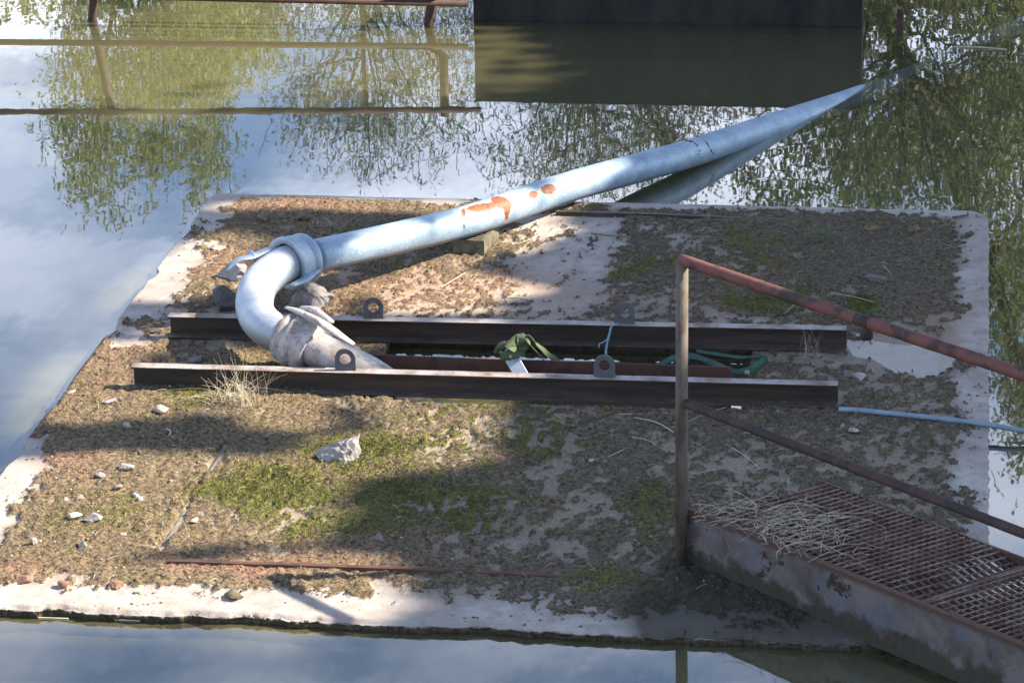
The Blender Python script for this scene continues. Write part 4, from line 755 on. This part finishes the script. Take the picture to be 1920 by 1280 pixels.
# ------------------------------------------------------------------ unseen shade trees off to the right: crowns cut to throw the lit and dark patches
LIT = [  # (height of the lit surface, outline in picture points)
 (0, [(-60, 862), (95, 862), (240, 850), (330, 862), (470, 868), (560, 850), (610, 826), (720, 808), (705, 775), (690, 752), (930, 756), (905, 800), (885, 868), (760, 885), (640, 905), (600, 930), (590, 1000), (560, 1022), (400, 1018), (200, 1042), (-60, 1050)]),
 (0, [(-60, 1064), (60, 1062), (380, 1062), (560, 1040), (700, 1048), (705, 1085), (640, 1105), (740, 1130), (700, 1170), (430, 1160), (385, 1115), (320, 1110), (370, 1155), (-60, 1150)]),
 (0, [(60, 790), (130, 640), (220, 640), (245, 690), (245, 735), (330, 738), (500, 742), (540, 755), (470, 772), (300, 776), (150, 800)]),
 (0, [(190, 560), (300, 480), (400, 478), (470, 520), (470, 545), (300, 562)]), (0, [(330, 478), (390, 440), (480, 452), (440, 490), (360, 500)]),
 (0, [(355, 664), (480, 658), (540, 672), (530, 692), (370, 688)]), (0, [(400, 378), (560, 374), (880, 380), (860, 398), (760, 402), (560, 392), (420, 396)]),
 (0, [(640, 520), (760, 512), (900, 518), (1010, 540), (1000, 562), (880, 562), (640, 560)]), (0, [(700, 575), (950, 573), (960, 584), (700, 586)]), (0, [(940, 440), (1010, 428), (1050, 430), (1000, 470), (950, 480), (920, 470)]),
 (.10, [(246, 682), (930, 700), (990, 704), (985, 716), (640, 706), (246, 694)]), (.10, [(640, 597), (1010, 606), (1000, 618), (640, 612)]),
 (.30, [(462, 486), (520, 458), (560, 488), (548, 548), (505, 574), (466, 556)]), (.24, [(500, 570), (540, 560), (700, 640), (750, 680), (745, 705), (640, 700), (540, 655), (510, 620)]),
 (.26, [(700, 398), (758, 388), (768, 450), (745, 490), (708, 495), (694, 450)]), (.24, [(776, 405), (800, 400), (806, 445), (792, 468), (774, 445)]), (.22, [(866, 368), (985, 336), (1014, 350), (992, 405), (900, 448), (856, 424)]), (.17, [(1016, 330), (1040, 325), (1044, 388), (1014, 400)]), (.17, [(1052, 310), (1150, 272), (1172, 312), (1095, 368), (1062, 366)]),
 (.14, [(925, 630), (1010, 630), (1060, 672), (985, 680), (975, 708), (930, 680)]), (.85, [(1282, 505), (1296, 505), (1296, 745), (1282, 745)]), (1.05, [(1400, 520), (1600, 585), (1600, 600), (1400, 535)]),
 (WZ, [(-700, -60), (830, -60), (1060, 45), (1120, 130), (1085, 200), (900, 222), (720, 235), (640, 215), (430, 225), (410, 290), (250, 310), (160, 250), (-700, 240)])]
LP = [[(q_-SUN*(q_[2]/SUN[2]))[:2] for q_ in (un(x, y, z) for x, y in pl)] for z, pl in LIT]
DARK = [(.25, [(592, 425), (698, 392), (692, 500), (592, 530)]), (.23, [(806, 388), (862, 366), (855, 446), (806, 466)]), (.23, [(430, 560), (462, 560), (480, 600), (500, 620), (490, 660), (430, 640)]), (.27, [(520, 446), (588, 446), (592, 520), (566, 530)]), (.20, [(1044, 322), (1056, 318), (1064, 372), (1046, 388)]), (.16, [(1176, 276), (1400, 200), (1400, 290), (1180, 360)])]
DP_ = [[(q_-SUN*(q_[2]/SUN[2]))[:2] for q_ in (un(x, y, z) for x, y in pl)] for z, pl in DARK]
r = np.random.default_rng(21); NL = 105000; gxr = r.uniform(-8.5, 3.4, NL*2); gyr = r.uniform(8.4, 23., NL*2)
lit = np.zeros(len(gxr), bool)
for pl in LP[:-1]: lit |= inpoly(gxr, gyr, pl)
jx, jy = r.normal(0, .22, len(gxr)), r.normal(0, .35, len(gxr)); lit |= inpoly(gxr+jx, gyr+jy, LP[-1])
for pl in DP_: lit &= ~inpoly(gxr, gyr, pl)
gxr, gyr = gxr[~lit][:NL], gyr[~lit][:NL]
t_ = 10.5+2.2*r.random(len(gxr))**1+1.2*np.sin(gxr*1.1)*np.cos(gyr*.9)
cen = np.stack((gxr, gyr, gxr*0), -1)+SUN*t_[:, None]
for (nm, lb, ym0, ym1, tx, ty) in (('shade_tree', 'unseen broad leafy tree on the right bank, crown shaped to shade the platform', 0, 13.6, 8.2, 11.5), ('shade_tree', 'unseen broad leafy tree on the right bank, crown shaped to shade the far water', 13.6, 40, 8.6, 17.5)):
    cc = cen[(gyr >= ym0) & (gyr < ym1)]; K = len(cc); ld = r.normal(0, 1, (K, 3)); ld /= np.linalg.norm(ld, axis=1)[:, None]; sd = np.cross(ld, SUN+r.normal(0, .35, (K, 3))); sd /= np.linalg.norm(sd, axis=1)[:, None]; Ls = r.uniform(.08, .15, (K, 1))
    v = np.stack((cc-ld*Ls, cc+sd*Ls*.55, cc+ld*Ls, cc-sd*Ls*.55), 1); g_ = v-SUN*(v[..., 2:]/SUN[2]); bad = np.zeros(g_.shape[:2], bool)
    for pl in LP[:-1]: bad |= inpoly(g_[..., 0], g_[..., 1], pl)
    for pl in DP_: bad &= ~inpoly(g_[..., 0], g_[..., 1], pl)
    v = v[~bad.any(1)].reshape(-1, 3); root = empty(nm, (tx, ty, .3), lb, 'tree', 'shade trees on the right bank')
    obj('crown', rawmesh('crown', v, np.arange(len(v)).reshape(-1, 4)), MAT['leaf_dark'], root); mb = MB(); tp = np.array((tx-.3, ty, 6.)); tube(mb, crom([(tx, ty, -.2), (tx+.1, ty+.1, 2.5), tp], 8), list(np.linspace(.24, .12, 17)), 12)
    for p in cc[r.choice(K, 150, replace=False)]:
        tr_ = tp-np.array((0, 0, 1.)); ln = np.array([(tr_*(1-a)+p*a+np.array((0, 0, 1.2*a*(1-a)))) for a in np.linspace(0, 1, 40)]); g_ = ln-SUN*(ln[:, 2:]/SUN[2]); hit = False
        for pl in LP:
            for ox, oy in ((0, 0), (.12, .12), (-.12, .12), (.12, -.12), (-.12, -.12)): hit |= inpoly(g_[:, 0]+ox, g_[:, 1]+oy, pl).any()
        if hit: continue
        m_ = tp*.5+p*.5+np.array((0, 0, .3)); tube(mb, crom([tr_, m_, p], 5), list(np.linspace(.07, .012, 11)), 7, cap=False)
    obj('trunk', mb, MAT['bark'], root, smooth=True)
